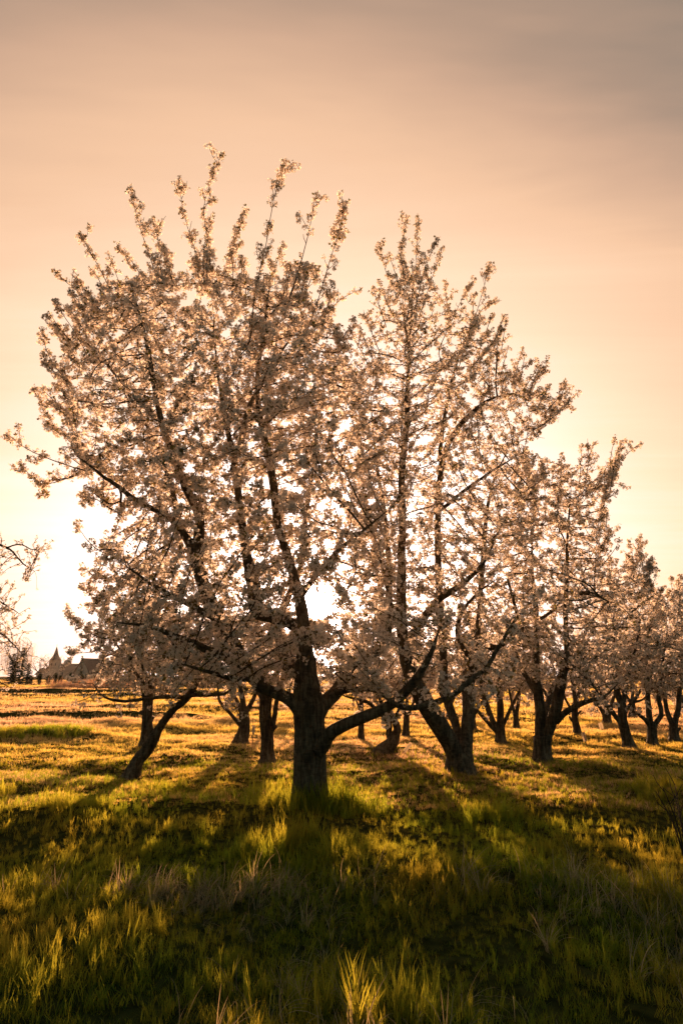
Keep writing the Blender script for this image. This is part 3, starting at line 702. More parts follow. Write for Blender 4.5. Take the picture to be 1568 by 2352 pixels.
cherry('slim cherry leaning left with two short snapped branches, beside the white markers', 1691,
    [(1325,1693,15),(1324,1675,14),(1319,1645,13),(1321,1613,11)],
    [[(1318,1660,0,5),(1311,1652,0,5),(1306,1645,0,4)],[(1322,1645,0,5),(1330,1636,0,4),(1334,1632,0,4)],[(1321,1620,0,9),(1315,1570,0,7),(1300,1510,0,4)],[(1321,1620,0,9),(1335,1570,0,6),(1355,1520,0,4)],[(1318,1640,0,6),(1300,1610,-.1,5),(1290,1590,-.2,4)]],
    ell(1322,1520,95,70), 720, 1.6, dens=1.35, bscale=1.4, step=.16, dk=.27, fall=60)
cherry('cherry with a lumpy trunk leaning towards the leaning white marker', 1721,
    [(1446,1723,25),(1442,1705,21),(1431,1665,20),(1428,1635,18),(1427,1613,17)],
    [[(1430,1668,0,10),(1402,1631,-.1,9),(1387,1608,-.2,7),(1370,1570,-.3,4)],[(1431,1645,0,9),(1437,1632,0,9),(1452,1613,0,7),(1473,1608,0,6),(1500,1580,0,3)],
     [(1427,1625,0,15),(1411,1561,0,11),(1407,1483,0,8),(1410,1400,0,6),(1420,1320,0,4)],[(1427,1625,0,12),(1440,1560,.2,9),(1460,1480,.3,7),(1470,1400,.3,4)],[(1410,1480,0,6),(1440,1420,-.4,5),(1480,1380,-.5,4)]],
    [(1380,1380),(1400,1310),(1440,1270),(1470,1300),(1490,1320),(1530,1360),(1500,1400),(1530,1480),(1510,1560),(1450,1590),(1390,1580),(1360,1500),(1360,1430)], 1900, 1.8, dens=1.35, bscale=1.1, step=.12, dk=.2, fall=80,
    whips=[[(1470,1230),(1458,1300),(1450,1370)],[(1447,1240),(1445,1300),(1440,1360)],[(1525,1350),(1490,1360),(1455,1380)],[(1500,1295),(1480,1330),(1460,1380)]], leaf_share=.6)
cherry('distant cherry with a doubled trunk, behind the far white marker', 1672,
    [(1393,1675,20),(1393,1655,17),(1391,1640,16)],
    [[(1390,1648,0,8),(1375,1620,0,7),(1355,1595,0,5),(1345,1570,0,3)],[(1392,1645,0,9),(1385,1610,0,7),(1380,1560,0,4)],[(1395,1645,0,10),(1405,1610,0,8),(1415,1570,0,5)]],
    ell(1393,1530,90,60), 640, 1.8, dens=1.35, bscale=1.5, step=.18, dk=.3, fall=50)
cherry('vase-shaped cherry with a crooked low branch, beside the tree with the lumpy trunk', 1712,
    [(1498,1714,23),(1497,1700,19),(1496,1668,18)],
    [[(1493,1672,0,9),(1478,1652,-.1,8),(1462,1640,-.15,7),(1449,1631,-.2,6),(1430,1615,-.3,4)],[(1495,1674,0,14),(1490,1639,0,13),(1488,1600,0,10),(1485,1520,0,6),(1480,1450,0,4)],[(1498,1674,0,12),(1504,1662,0,11),(1517,1639,0,10),(1511,1600,0,9),(1520,1530,0,6),(1530,1450,0,4)]],
    ell(1500,1490,105,110), 1440, 1.7, dens=1.35, bscale=1.2, step=.13, dk=.22, fall=70, leaf_share=.6)
cherry('wide forked cherry at the outer end of the row, past the vase-shaped one', 1702,
    [(1548,1704,20),(1547,1690,17),(1545,1660,17)],
    [[(1543,1665,0,11),(1532,1640,0,10),(1525,1600,0,8),(1520,1540,0,5),(1510,1470,0,3)],[(1547,1665,0,12),(1555,1630,0,11),(1560,1580,0,8),(1570,1500,0,5),(1575,1420,0,3)],[(1551,1680,0,5),(1557,1676,0,5),(1561,1672,0,5)]],
    ell(1560,1480,100,115), 1440, 1.8, dens=1.35, bscale=1.25, step=.13, dk=.22, fall=70, whips=[[(1556,1335),(1562,1390),(1565,1450)],[(1500,1370),(1515,1420),(1530,1470)],[(1540,1370),(1550,1410),(1560,1450)]], leaf_share=.6)
# the tree whose branch tips come in from beyond the frame's left side
cherry('sparse cherry at the field edge with drooping half-bare branch tips', 1712,
    [(-190,1716,36),(-190,1680,30),(-185,1640,28),(-180,1590,24)],
    [[(-182,1600,0,18),(-150,1500,0,15),(-110,1380,0,12),(-70,1290,0,9),(-20,1255,0,6),(20,1260,0,4.5),(55,1295,0,3),(80,1312,0,2)],
     [(15,1258,0,3.5),(45,1250,0,3),(75,1262,0,2.2),(108,1262,0,1.5)],[(-160,1530,0,10),(-100,1460,0,8),(-40,1440,0,6),(0,1455,0,4),(30,1480,0,3),(55,1505,0,2)],
     [(-130,1430,0,9),(-70,1380,.2,7),(-20,1375,.2,5),(20,1395,.2,3),(45,1410,.2,2)],[(-182,1600,0,16),(-220,1480,0,12),(-240,1350,0,8),(-230,1250,0,4)],[(-184,1620,0,10),(-130,1560,-.3,8),(-70,1535,-.5,6),(-20,1555,-.6,4),(25,1580,-.6,2.5)]],
    [(-330,1400),(-280,1280),(-200,1220),(-100,1215),(-20,1228),(25,1240),(60,1262),(95,1262),(70,1300),(40,1290),(20,1310),(-20,1320),(-10,1345),(25,1385),(50,1415),(45,1440),(58,1465),(30,1490),(-20,1510),(-20,1570),(-80,1590),(-250,1560)], 1000, 1.5, extra=[([(-50,1225),(25,1238),(105,1258),(75,1310),(40,1290),(20,1315),(-50,1325)], 260, .5), ([(-60,1335),(25,1380),(52,1415),(62,1470),(20,1490),(-60,1500)], 900, .8)], dens=.4, bscale=.8, fall=90, branches=8, leaf_share=.8)
for (x, yb, rx, ry, lab) in [(700, 1655, 120, 62, 'hazy far cherry crown filling the gap behind the largest trunk'), (1030, 1650, 110, 60, 'hazy far cherry behind the slanting thick stem'),
                        (1270, 1648, 120, 62, 'hazy far cherry behind the dark forked tree'), (1450, 1645, 120, 65, 'hazy far cherry behind the lumpy leaning trunk'), (1560, 1640, 110, 65, 'hazy far cherry behind the wide forked end tree')]:
    cherry(lab, yb, [(x, yb + 2, 13), (x + 2, yb - 15, 11), (x + 1, yb - 30, 11)],
        [[(x, yb - 26, 0, 8), (x - 18, yb - 55, 0, 6), (x - 40, yb - 100, 0, 4)], [(x, yb - 26, 0, 8), (x + 20, yb - 60, 0, 6), (x + 40, yb - 100, 0, 4)], [(x, yb - 26, 0, 8), (x + 2, yb - 70, .4, 6), (x, yb - 120, .5, 3)]],
        ell(x, yb - 110, rx*.8, ry), 528, 2.2, dens=1.35, bscale=1.9, step=.24, dk=.38, fall=45, gaps=gap, group='hazy far cherries beyond the orchard rows')
for s_ in STATS: print('TREE', s_)

# ------------------------------------------------------------------ grass
def blade(v, f, base, az, H, lean, w, segs=3, droop=0.0, mi=None, k=0):
    d = Vector((math.cos(az), math.sin(az), 0)); s = Vector((-math.sin(az + random.uniform(-.8, .8)), math.cos(az), 0))*w/2
    b = Vector(base); i = len(v); p = b.copy(); ang = lean
    for q in range(segs):
        ww = 1 - 0.25*q/segs - .35*(q/segs)**2
        v += [tuple(p - s*ww), tuple(p + s*ww)]
        L = H/segs; ang2 = ang + droop*((q + .5)/segs)
        p = p + (d*math.sin(ang2) + Vector((0, 0, 1))*math.cos(ang2))*L
    v.append(tuple(p))
    for q in range(segs - 1): f.append((i + 2*q, i + 2*q + 1, i + 2*q + 3, i + 2*q + 2))
    f.append((i + 2*segs - 2, i + 2*segs - 1, i + 2*segs))
    if mi is not None: mi += [k]*segs
    return p
def tuft(name, nb, H, spread, lean, w, droop, matl, seed, segs=3, bias=None):
    random.seed(seed); v, f = [], []
    for _ in range(nb):
        a = random.random()*6.28 if bias is None else random.gauss(bias, .7); r = spread*math.sqrt(random.random())
        blade(v, f, (r*math.cos(a*1.7 + 1), r*math.sin(a*1.7 + 1), -.01), a, H*random.uniform(.5, 1.1), abs(random.gauss(0, lean)) + .04, w*random.uniform(.7, 1.2), segs, random.uniform(.2, 1)*droop)
    return proto(name, v, f, matl)
GREEN = [tuft('grass_tuft', 16, .15, .055, .28, .0055, .7, GRASS, 1), tuft('grass_tuft', 20, .11, .07, .4, .005, .9, GRASS, 2), tuft('grass_tuft', 12, .20, .045, .2, .006, .6, GRASS, 3), tuft('grass_tuft', 18, .13, .06, .5, .005, 1.0, GRASS, 4)]
LUSH = [tuft('tall_tuft', 26, .30, .06, .22, .006, .7, GRASS, 11, 4), tuft('tall_tuft', 30, .25, .08, .3, .006, .8, GRASS, 12, 4)]
DRY = [tuft('dry_tuft', 16, .40, .05, .22, .0048, 2.3, STRAW, 21, 6, bias=.3), tuft('dry_tuft', 12, .34, .06, .25, .0048, 2.6, STRAW, 22, 6, bias=.9), tuft('dry_tuft', 7, .30, .05, .2, .0045, 1.9, STRAW, 23, 6), tuft('dry_tuft', 3, .36, .04, .12, .0045, 2.9, STRAW, 24, 6)]
FARM = [tuft('field_patch', 22, .09, .30, .4, .022, .7, FIELD, 33, 2), tuft('field_patch', 20, .07, .32, .5, .022, .8, FIELD, 34, 2)]
MEADOW = [tuft('meadow_tuft', 15, .15, .11, .35, .010, .7, FIELD, 31, 2), tuft('meadow_tuft', 18, .12, .13, .45, .010, .8, FIELD, 32, 2)]
def band(y0, y1, n, margin=2.6, slope=.56):
    out = np.empty((0, 2))
    while len(out) < n:
        y = np.sqrt(rng.uniform(y0*y0, y1*y1, n*2)); x = rng.uniform(-1, 1, n*2)*(slope*y1 + margin)
        q = np.stack([x, y], 1)[np.abs(x) < slope*y + margin]; out = np.vstack([out, q])
    return out[:n]
def clump(p, k, seed):
    s = np.zeros(len(p)); r_ = np.random.default_rng(seed)
    for _ in range(7):
        d = r_.normal(size=2); d /= np.linalg.norm(d); s += np.sin((p @ d)*k*r_.uniform(.6, 1.6) + r_.uniform(0, 6.28))
    return s/7**.5
def lay(name, label, p, smin, smax, protos, tilt=.12, aniso=None, size=1.0):
    z = gz(p[:, 0], p[:, 1]); k = len(p)
    rot = np.stack([rng.normal(0, tilt, k), rng.normal(0, tilt, k), rng.uniform(0, 6.28, k) if aniso is None else rng.normal(aniso, .9, k)], 1)
    s = rng.uniform(smin, smax, k)*(1 + .30*clump(p, 3.2, 5))*size
    o = scatter(name, np.stack([p[:, 0], p[:, 1], z], 1), rot, np.clip(s, .3, None), protos)
    o['label'] = label; o['category'] = 'grass'; return o
p = np.vstack([band(1.2, 7, 17000), band(7, 13, 22000), band(13, 17, 7000)])
lay('grass', 'short green grass covering the orchard floor', p, .45, .9, GREEN, size=np.clip(1.25 - p[:, 1]/18, .5, 1))
p = band(1.2, 10, 12000); p = p[clump(p, 2.6, 9) > 1.0][:1000]
lay('tall_grass', 'taller lush green grass tussocks between the short grass', p, .5, .95, LUSH)
p = np.vstack([band(1.2, 5.9, 12000)]); c_ = .7*clump(p, 1.9, 21) + .22*p[:, 0]/2 + rng.normal(0, .55, len(p)); p = p[c_ > .75][:1500]
lay('dry_grass', 'pale dead grass arching over in the foreground', p, .42, .9, DRY, .25, 0.0)
p = np.vstack([band(8.5, 12, 9000), band(12, 24, 36000), band(24, 48, 26000)]); sz = np.clip(p[:, 1]/30, .38, 1)
lay('meadow_grass', 'golden backlit grass of the open field', p, .75, 1.3, MEADOW, size=sz)
p = band(46, 100, 26000, 4); lay('far_meadow_grass', 'sunlit grass of the far field', p, 1.0, 1.7, FARM)
p = band(98, 240, 16000, 6); lay('distant_meadow_grass', 'thin bright strip of grass before the village', p, 1.6, 2.6, FARM)
# rank tussocks on the dark bank at the left
q = np.stack([rng.uniform(-11, -6.4, 900), rng.normal(18.1, .35, 900)], 1); lay('bank_grass', 'dark rank grass on the low bank in the field', q, .4, .9, LUSH)
q = np.stack([rng.normal(at(710, 1850, 8.7).x, .34, 260), rng.normal(8.55, .25, 260)], 1); lay('trunk_grass', 'unmown grass round the foot of the largest cherry', q, .5, .95, LUSH)

# ------------------------------------------------------------------ reeds
random.seed(5)
REEDS = [tuft('reed_tuft', 14, 1.05, .25, .16, .022, .5, REED, 41, 3), tuft('reed_tuft', 12, .85, .3, .2, .022, .6, REED, 42, 3)]
d_ = gdist(1584); q = np.stack([rng.uniform(at(112, 1580, d_).x, at(330, 1580, d_).x, 1500), rng.normal(d_ + 3, 2.2, 1500)], 1)
o = lay('dry_reeds', 'strip of pinkish dry reeds along the far field edge', q, .6, 1.15, REEDS); o['category'] = 'reeds'

# ------------------------------------------------------------------ markers on stakes
PLATE = leafy('marker_plastic', (0.70, 0.64, 0.55), (0.80, 0.70, 0.55), 0.6, 0.03)
PRINT = solid('marker_print', (0.45, 0.16, 0.14), (0.5, 0.2, 0.18), 8, .6)
STAKE = solid('stake_wood', (0.05, 0.035, 0.02), (0.09, 0.065, 0.04), 20)
def slab(v, f, cx, cy, cz, sx, sy, sz, bev=0.0):
    i = len(v); b = bev
    outline = [(-sx+b, -sz), (sx-b, -sz), (sx, -sz+b), (sx, sz-b), (sx-b, sz), (-sx+b, sz), (-sx, sz-b), (-sx, -sz+b)] if b else [(-sx, -sz), (sx, -sz), (sx, sz), (-sx, sz)]
    k = len(outline)
    for s in (-sy, sy): v += [(cx + a, cy + s, cz + c) for a, c in outline]
    f.append(tuple(range(i, i + k))); f.append(tuple(range(i + 2*k - 1, i + k - 1, -1)))
    for j in range(k): f.append((i + j, i + k + j, i + k + (j+1) % k, i + (j+1) % k))
def marker(label, foot, top, plate_wh, stripe=False, pointed=False):
    D = gdist(foot[1]); a = at(*foot, D); bt = at(*top, D); a.z = float(gz(a.x, a.y)) - .05
    ax = (bt - a); L = ax.length; t = empty('plant_marker', a); tag(t, label, 'marker', 'small plates on stakes')
    t.rotation_euler = ax.to_track_quat('Z', 'Y').to_euler(); t.rotation_mode = 'QUATERNION'; t.rotation_quaternion = Vector((0, 0, 1)).rotation_difference(ax)
    k = D/F; w, h = plate_wh[0]*k, plate_wh[1]*k
    T_ = Tubes(); T_.add([(0, 0, 0), (0, 0, L*.5), (0, 0, L - .02)], [.011, .010, .009], 6); T_.build('stake', STAKE, t)
    v, f = [], []
    if pointed:
        i = 0; sy = .004; o_ = [(-.12*w, -h/2), (.12*w, -h/2), (w/2, -h*.1), (w/2, h/2), (-w/2, h/2), (-w/2, -h*.1)]
        for s in (-sy, sy): v += [(a_, s - .012, L - h/2 + c) for a_, c in o_]
        f += [tuple(range(6)), tuple(range(11, 5, -1))] + [(j, 6 + j, 6 + (j+1) % 6, (j+1) % 6) for j in range(6)]
    else: slab(v, f, 0, -.014, L - h/2, w/2, .004, h/2, w*.12)
    pl = mesh('plate', v, f, PLATE, t, smooth=False)
    if stripe:
        v, f = [], []; slab(v, f, 0.05*w, -.0205, L - h/2, w*.09, .002, h*.42); mesh('stripe', v, f, PRINT, pl, smooth=False)
marker('white marker plate with a red stripe on a leaning stake', (1348, 1711), (1337, 1682), (9, 19), True)
marker('plain cream marker plate on a stake before the doubled trunk', (1384, 1683), (1376, 1660), (9, 14))
marker('pale pointed plate on a thin stake beside the slender straight cherry', (579, 1718), (583, 1666), (7, 20), pointed=True)
marker('yellowish plate on a stake tilted over towards the slanting stem', (914, 1738), (944, 1706), (8, 24))
marker('short dark-edged plate leaning beside the slanting thick stem', (979, 1686), (987, 1663), (4, 11))

# ------------------------------------------------------------------ bare shrub at the meadow's right side
D = 6.5; a = at(1575, 1945, D); a.z = float(gz(a.x, a.y)); t = empty('bare_shrub', a); tag(t, 'dark bare twiggy shrub standing alone in the shaded grass', 'shrub')
random.seed(3)
for k in range(7):
    az = random.uniform(0, 6.28); ln = random.uniform(.12, .42); h = random.uniform(.4, .72)
    P = smooth_path([(0.02*math.cos(az), 0.02*math.sin(az), -.04, 0), (math.cos(az)*h*ln*.4, math.sin(az)*h*ln*.4, h*.5, 0), (math.cos(az)*h*ln, math.sin(az)*h*ln, h, 0)], .06)[:, :3]
    T_ = Tubes(); T_.add(P, np.linspace(.009, .003, len(P)), 6); st = T_.build('stem', TWIG, t)
    T_ = Tubes()
    for j in range(3, len(P), 2):
        b2 = random.uniform(0, 6.28); e = P[j] + np.array((math.cos(b2)*.12, math.sin(b2)*.12, random.uniform(.08, .18)))
        T_.add([P[j], (P[j] + e)/2 + rng.normal(size=3)*.012, e], [.004, .003, .002], 4)
    o = T_.build('twig', TWIG, st)

# ------------------------------------------------------------------ village beyond the field
SLATE = solid('slate_roof', (0.05, 0.04, 0.04), (0.085, 0.068, 0.062), 3, .8)
TILE = solid('dark_roof_tile', (0.055, 0.032, 0.026), (0.09, 0.055, 0.045), 2, .8)
PLASTER = solid('pale_plaster', (0.42, 0.36, 0.30), (0.52, 0.45, 0.38), 1.5, .9)
STONE = solid('church_stone', (0.22, 0.19, 0.16), (0.30, 0.26, 0.22), .8, .9)
DARKGLASS = solid('window_glass', (0.015, 0.016, 0.018), (0.03, 0.03, 0.03), 1, .15)
FRAME = solid('window_frame_paint', (0.4, 0.36, 0.3), (0.5, 0.45, 0.4), 2, .6)
def boxm(name, m, parent, cx, cy, z0, sx, sy, sz):
    v, f = [], []; slab(v, f, cx, cy, z0 + sz/2, sx/2, sy/2, sz/2); return mesh(name, v, f, m, parent, smooth=False)
def gable_roof(name, m, parent, w, L, z_e, z_r, over=.35, hip=0.0, th=.18):
    """Ridge along y; thick slopes."""
    hw = w/2 + over; hl = L/2 + over; dz = (z_r - z_e)/(w/2)*over
    v = [(-hw, -hl, z_e - dz), (hw, -hl, z_e - dz), (hw, hl, z_e - dz), (-hw, hl, z_e - dz), (0, -hl + hip, z_r), (0, hl - hip, z_r)]
    v += [(x, y, z - th) for x, y, z in v]
    f = [(0, 4, 5, 3), (1, 2, 5, 4), (6, 9, 11, 10), (7, 10, 11, 8), (0, 3, 9, 6), (2, 1, 7, 8)]
    f += [(0, 1, 4), (3, 5, 2), (6, 10, 7), (9, 8, 11)] if hip else [(0, 6, 10, 4), (1, 4, 10, 7), (3, 5, 11, 9), (2, 8, 11, 5)]
    return mesh(name, v, f, m, parent, smooth=False)
def window(parent, x, y, z, w, h, facing):
    """facing: 'y' wall normal -y, 'x' wall normal -x."""
    g = boxm('window', DARKGLASS, parent, x, y, z, *((w, .05, h) if facing == 'y' else (.05, w, h)))
    for dx, dz, ww, hh in ((-w/2, -h*0, .08, h + .1), (w/2, 0, .08, h + .1), (0, -h/2, w, .08), (0, h/2, w, .08), (0, 0, .05, h)):
        boxm('frame', FRAME, g, x + (dx if facing == 'y' else 0) + (0 if facing == 'y' else -.03), y + (dx if facing == 'x' else 0) + (-.03 if facing == 'y' else 0), z + h/2 + dz - hh/2, *((ww, .07, hh) if facing == 'y' else (.07, ww, hh)))
# house with its gable to the field
D = 200; a = at(216, 1552, D); t = empty('village_house', (a.x, D, 0)); t.rotation_euler.z = R(-24)
tag(t, 'pale plastered house with a steep dark gable roof beyond the reeds', 'house')
W_, L_, E_, RG = 5.6, 9.0, 2.5, 6.3
v = [(-W_/2, -L_/2, -.3), (W_/2, -L_/2, -.3), (W_/2, L_/2, -.3), (-W_/2, L_/2, -.3), (-W_/2, -L_/2, E_), (W_/2, -L_/2, E_), (W_/2, L_/2, E_), (-W_/2, L_/2, E_), (0, -L_/2, RG - .2), (0, L_/2, RG - .2)]
mesh('wall', v, [(0, 1, 5, 8, 4), (2, 3, 7, 9, 6), (1, 2, 6, 5), (3, 0, 4, 7), (0, 3, 2, 1)], PLASTER, t, smooth=False)
rf = gable_roof('roof', TILE, t, W_, L_, E_, RG, .45); boxm('chimney', STONE, rf, 1.0, 1.5, RG - 1.2, .6, .6, 1.7)
for x, z, w, h in ((-1.6, .7, .9, 1.2), (1.5, .7, .9, 1.2), (-.1, 3.5, .8, 1.1)): window(t, x, -L_/2 - .02, z, w, h, 'y')
for y in (-2.8, -.2, 2.4): window(t, -W_/2 - .02, y, .7, .9, 1.2, 'x')
# church
D = 440; k = D/F; a = at(125, 1552, D); t = empty('village_church', (a.x, D, 0)); tag(t, 'distant church with a pointed spire over a long grey roof', 'church')
tx = 0.0
boxm('tower', STONE, t, tx, 0, -.5, 5.2, 5.2, 11.5)
def spire(name, m, parent, rings):
    v, f = [], []
    for z, r in rings: v += [(tx + r*math.cos(q*math.pi/4 + math.pi/8), r*math.sin(q*math.pi/4 + math.pi/8), z) for q in range(8)]
    for i in range(len(rings) - 1):
        for q in range(8): f.append((i*8 + q, i*8 + (q+1) % 8, (i+1)*8 + (q+1) % 8, (i+1)*8 + q))
    f.append(tuple(range(7, -1, -1))); f.append(tuple(range((len(rings)-1)*8, len(rings)*8))); return mesh(name, v, f, m, parent, smooth=False)
sp = spire('spire', SLATE, t, [(10.9, 3.5), (11.4, 3.3), (12.8, 2.3), (14.2, 1.55), (16.5, .95), (19.6, .12)])
boxm('cross', STAKE, sp, tx, 0, 19.4, .12, .12, 1.6); boxm('cross_bar', STAKE, sp, tx, 0, 20.35, .7, .13, .12)
for x in (-1.2, 1.2): window(t, tx + x, -2.63, 7.4, .9, 1.9, 'y')
nx0, nx1 = -13.0, 21.5
nv = empty('x', (0, 0, 0)); bpy.data.objects.remove(nv)
boxm('nave_wall', STONE, t, 4.6, 5.5, -.5, 24, 8.6, 5.2)
rf = gable_roof('nave_roof', SLATE, t, 9.2, 25, 4.6, 9.0, .5, hip=4.2); rf.rotation_euler.z = math.pi/2; rf.location = (4.6, 5.5, 0)
boxm('side_wall', STONE, t, -9.4, 4.5, -.5, 5, 6.4, 3.2); rf = gable_roof('side_roof', SLATE, t, 7.2, 6.2, 2.6, 6.4, .4, hip=2.6); rf.rotation_euler.z = math.pi/2; rf.location = (-9.4, 4.5, 0)
for x in (0, 4.5, 9, 13.5): window(t, x, 1.18, 1.4, 1.1, 2.4, 'y')
# another roof peeping out between
D = 260; a = at(172, 1552, D); t = empty('low_barn', (a.x, D, 0)); tag(t, 'low barn with a pale gable wall between the church and the house', 'barn'); t.rotation_euler.z = R(20)
mesh('wall', [(-3, -4, -.3), (3, -4, -.3), (3, 4, -.3), (-3, 4, -.3), (-3, -4, 1.8), (3, -4, 1.8), (3, 4, 1.8), (-3, 4, 1.8), (0, -4, 3.9), (0, 4, 3.9)], [(0, 1, 5, 8, 4), (2, 3, 7, 9, 6), (1, 2, 6, 5), (3, 0, 4, 7)], PLASTER, t, smooth=False)
gable_roof('roof', TILE, t, 6, 8, 1.8, 4.1); boxm('door', TILE, t, 0, -4.03, -.2, 2.2, .1, 2.1)

# clipped evergreens in a row
def leafball(name, parent, m, rings, nleaf, L, seed):
    """Dense clipped or natural evergreen: a lumpy core under a coat of leaf sprays. rings: (z, radius)."""
    r_ = np.random.default_rng(seed); v, f = [], []; zs = np.array([z for z, _ in rings]); rs = np.array([q for _, q in rings])
    for _ in range(nleaf):
        z = r_.uniform(zs[0], zs[-1]); rr = np.interp(z, zs, rs)*(1 - .35*r_.random()**2)*(1 + .12*mnoise.noise(Vector((z*2, seed, 0)))); a_ = r_.uniform(0, 6.28)
        d = Vector((math.cos(a_), math.sin(a_), r_.uniform(-.2, .9)))
        leaf(v, f, Vector((math.cos(a_)*rr, math.sin(a_)*rr, z)), d, L*r_.uniform(.6, 1.3), L*.4)
    o = mesh(name, v, f, m, parent, smooth=False); o['kind'] = 'stuff'
    v, f = [], []; n_ = len(rings)
    for z, q in rings: v += [(q*.78*math.cos(j*.7854), q*.78*math.sin(j*.7854), z) for j in range(8)]
    for i in range(n_ - 1):
        for j in range(8): f.append((i*8 + j, i*8 + (j+1) % 8, (i+1)*8 + (j+1) % 8, (i+1)*8 + j))
    mesh('inner_branches', v, f, m, parent)
D = gdist(1573); k = D/F
shr = [(34.5, 22, 11, 'tall'), (73, 21, 11, 'tall'), (91, 23, 11, 'tall'), (109, 20, 12, 'round'), (130, 26, 13, 'round'), (143, 20, 13, 'round'), (158, 26, 14, 'round'), (186, 25, 22, 'round'), (205, 22, 15, 'round')]
labs = ['clipped dark column shrub beside the spruces', 'clipped column shrub tapering to its foot, before the low barn roofs', 'straight clipped column shrub next to the flowering bush', 'short clipped shrub standing before the church tower side', 'broad clipped shrub under the church spire', 'small clipped shrub beside the broad one under the spire', 'round-topped clipped shrub above the dry reeds', 'wide rounded evergreen bush under the slim spruce', 'rounded evergreen bush before the plastered house']
for i, ((x, h, w, kd), lb) in enumerate(zip(shr, labs)):
    a = at(x, 1573, D); H = h*k; w_ = w*k/2; t = empty('clipped_shrub', (a.x, D + random.uniform(-1, 1), float(gz(a.x, D)))); tag(t, lb, 'shrub', 'row of clipped evergreens before the village')
    T_ = Tubes(); T_.add([(0, 0, -.1), (0, 0, H*.35)], [.06, .05], 6); T_.build('trunk', TWIG, t)
    prof = [(0.05*H, .55), (.3*H, .85), (.6*H, 1), (.85*H, .95), (.97*H, .6), (H, .1)] if kd == 'tall' else [(.1*H, .6), (.35*H, .9), (.6*H, 1), (.85*H, .75), (H, .1)]
    leafball('foliage', t, HEDGE, [(z, q*w_) for z, q in prof], 420, .13, 50 + i)
# spruces
def spruce(label, x, ytop, ybase, D, wpx, seed, full=1.0):
    k = D/F; a = at(x, ybase, D); H = (HORIZON - ytop)*k + CAM_H; r_ = np.random.default_rng(seed)
    t = empty('spruce_tree', (a.x, D, 0)); tag(t, label, 'tree', 'spruces before the village')
    T_ = Tubes(); T_.add([(0, 0, -.2), (0, 0, H*.5), (0, 0, H)], [.16, .1, .015], 8); T_.build('trunk', TWIG, t)
    v, f = [], []; W0 = wpx*k/2; z = .25
    while z < H*.985:
        fr = 1 - z/H; Lb = W0*(fr**.85)*r_.uniform(.8, 1.12) + .08; nb = int(5 + 5*fr*full)
        for j in range(nb):
            a_ = r_.uniform(0, 6.28); L = Lb*r_.uniform(.75, 1.1); nd = max(3, int(L/.16))
            for q in range(nd):
                s_ = (q + .5)/nd; c = Vector((math.cos(a_)*L*s_, math.sin(a_)*L*s_, z - L*.28*s_ + .12*L*s_*s_))
                for sg in (-1, 1):
                    d = Vector((math.cos(a_ + sg*.9), math.sin(a_ + sg*.9), r_.uniform(-.9, .1))); leaf(v, f, c, d, .28*(1.15 - s_*.6)*min(1, L + .3), .075, roll=r_.uniform(.6, 2.5))
                leaf(v, f, c, Vector((math.cos(a_), math.sin(a_), r_.uniform(-.7, .2))), .24, .07, roll=r_.uniform(.6, 2.5))
        z += .16 + .16*fr
    o = mesh('crown', v, f, SPRUCE, t, smooth=False); o['kind'] = 'stuff'
spruce('tall dense dark spruce in front of the weeping willow', 47, 1488, 1573, 124, 46, 1); spruce('second dense spruce, lower and broader, beside the tallest one', 26, 1503, 1573, 122, 50, 2)
spruce('short bushy spruce at the foot of the two dense ones', 62, 1524, 1573, 118, 38, 3); spruce('slim open spruce between the church and the plastered house', 184, 1507, 1570, 175, 16, 4, .4)
# far leafless trees
def far_tree(name, label, x, dist, H, Wd, seed, mm=FARLEAF, weeping=False, group='hazy bare trees round the village'):
    r_ = np.random.default_rng(seed); a = at(x, 1552, dist); t = empty(name, (a.x, dist, 0)); tag(t, label, 'tree', group)
    sk = Skeleton(); rad = H*.028
    sk.path([Vector((0, 0, -.2)), Vector((r_.normal()*.02*H, 0, H*.18)), Vector((r_.normal()*.03*H, 0, H*.4))], [rad*1.2, rad, rad*.7], 'trunk', step=H*.03)
    for k in range(6):
        a_ = k*1.05 + r_.uniform(-.3, .3); z0 = H*r_.uniform(.22, .38)
        sk.path([Vector((0, 0, z0)), Vector((math.cos(a_)*Wd*.22, math.sin(a_)*Wd*.22, z0 + H*.2)), Vector((math.cos(a_)*Wd*.34, math.sin(a_)*Wd*.34, z0 + H*.38))], [rad*.6, rad*.4, rad*.2], 'limb', step=H*.04, attach=len(sk.p) and sk.nearest((0, 0, z0)))
    A = r_.normal(size=(900, 3)); A /= np.linalg.norm(A, axis=1)[:, None]; A *= (r_.random(900)**.4)[:, None]; A = A*np.array((Wd/2, Wd/2, H*.38)) + np.array((0, 0, H*.6))
    sk.colonise(A, H*.035, H*.35, H*.05, iters=60); sk.finish(tip=H*.0016)
    T_ = Tubes(); P = sk.P[sk.paths[0][1]]; T_.add(P, sk.R[sk.paths[0][1]], 8); T_.build('trunk', TWIG, t)
    T_ = Tubes()
    for kind, ids in sk.paths[1:]: T_.add(sk.P[ids], sk.R[ids], 5)
    for c in sk.chains: T_.add(sk.P[c], sk.R[c], 3, cap=False)
    o = T_.build('branches', TWIG, t); o['kind'] = 'stuff'
    v, f = [], []
    for i in range(len(sk.P)):
        if sk.ch[i] and r_.random() < (.2 if weeping else .55): continue
        if weeping:
            p = Vector(sk.P[i]); L = min(p.z*.8, H*r_.uniform(.25, .6)); d = Vector((p.x, p.y, 0)).normalized()*.12
            blade(v, f, p, r_.uniform(0, 6.28), -L, 0.02, .028, 3, 0.0)
        else:
            for _ in range(2): leaf(v, f, sk.P[i] + r_.normal(size=3)*H*.012, r_.normal(size=3), H*.022, H*.005)
    o = mesh('strands' if weeping else 'buds', v, f, mm, t, smooth=False); o['kind'] = 'stuff'; return t
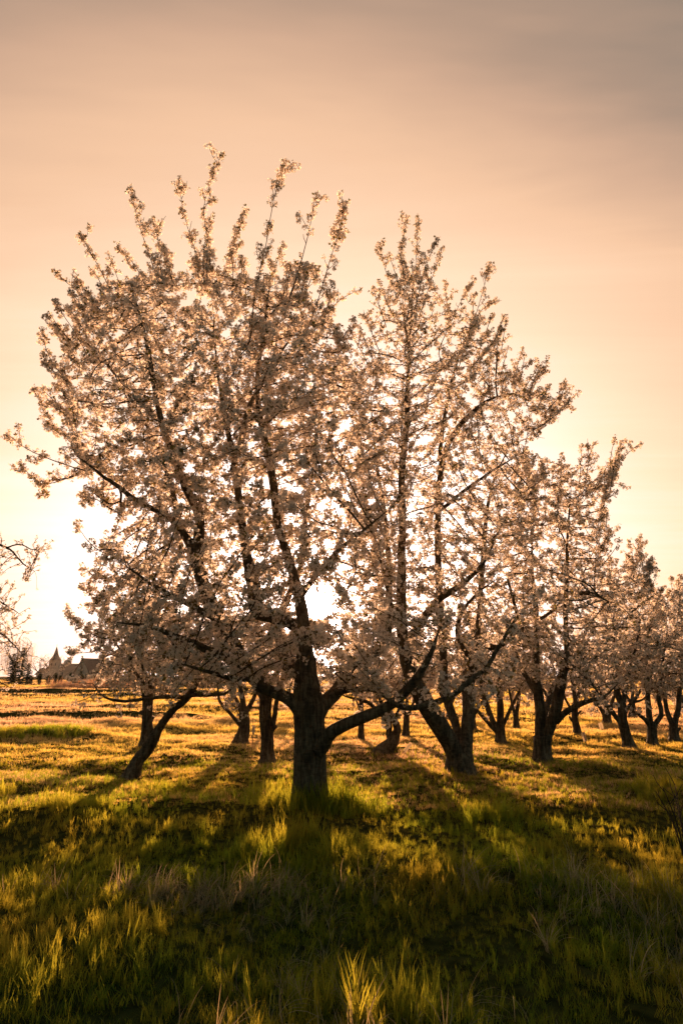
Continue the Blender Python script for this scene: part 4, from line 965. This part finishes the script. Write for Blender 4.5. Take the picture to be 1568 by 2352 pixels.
far_tree('willow_tree', 'big pale weeping willow behind the dense spruces', 36, 165, 11.5, 9.0, 61, WILLOW, True)
far_tree('bare_tree', 'pinkish bare tree between the willow and the church', 92, 230, 8.5, 9.5, 62); far_tree('bare_tree', 'thin bare tree just behind the church spire', 112, 470, 17, 15, 63)
far_tree('bare_tree', 'bare tree on the far side of the church spire', 143, 480, 16, 14, 64); far_tree('flowering_bush', 'low bush in pale blossom among the clipped shrubs', 114, 135, 3.0, 3.2, 65, PETAL)
proto_t = far_tree('treeline_tree', 'bare round tree in the hazy line closing off the field', 300, 300, 9.5, 11, 66, group='line of hazy bare trees closing off the field')
for i, (x, dd, sc, rz) in enumerate([(240, 330, .9, 1), (380, 310, 1.1, 2), (460, 340, 1.0, 3), (540, 320, .85, 4), (640, 300, 1.0, 5), (735, 330, 1.1, .5), (820, 310, .9, 1.7), (905, 345, 1.05, 2.6), (990, 320, 1.0, 3.9), (1080, 300, .9, 5.1), (1165, 330, 1.1, .9), (1250, 310, 1, 2.2), (1340, 335, .95, 3.3), (1425, 315, 1.05, 4.4), (1510, 325, 1, 5.6), (1595, 310, 1, 1.2)]):
    r = proto_t.copy(); C.objects.link(r); a = at(x, 1552, dd); r.location = (a.x, dd, 0); r.rotation_euler.z = rz; r.scale = (sc*1.15, sc*1.15, sc*random.uniform(.75, 1.05))
    for c in proto_t.children:
        q = c.copy(); C.objects.link(q); q.parent = r

# ------------------------------------------------------------------ warm evening haze
v, f = [], []; slab(v, f, 0, 200, 11.5, 1150, 1150, 14.0)
m, n, l = mat('evening_haze'); pv = N(n, 'ShaderNodeVolumePrincipled'); pv.inputs['Color'].default_value = (1.0, 0.93, 0.86, 1); pv.inputs['Density'].default_value = HAZE_DENSITY = 0.00005
pv.inputs['Anisotropy'].default_value = 0.72
o = N(n, 'ShaderNodeOutputMaterial'); l.new(pv.outputs[0], o.inputs['Volume'])
hz = mesh('haze', v, f, m, None, smooth=False); hz['kind'] = 'stuff'; hz['label'] = 'thin warm evening haze over the field'
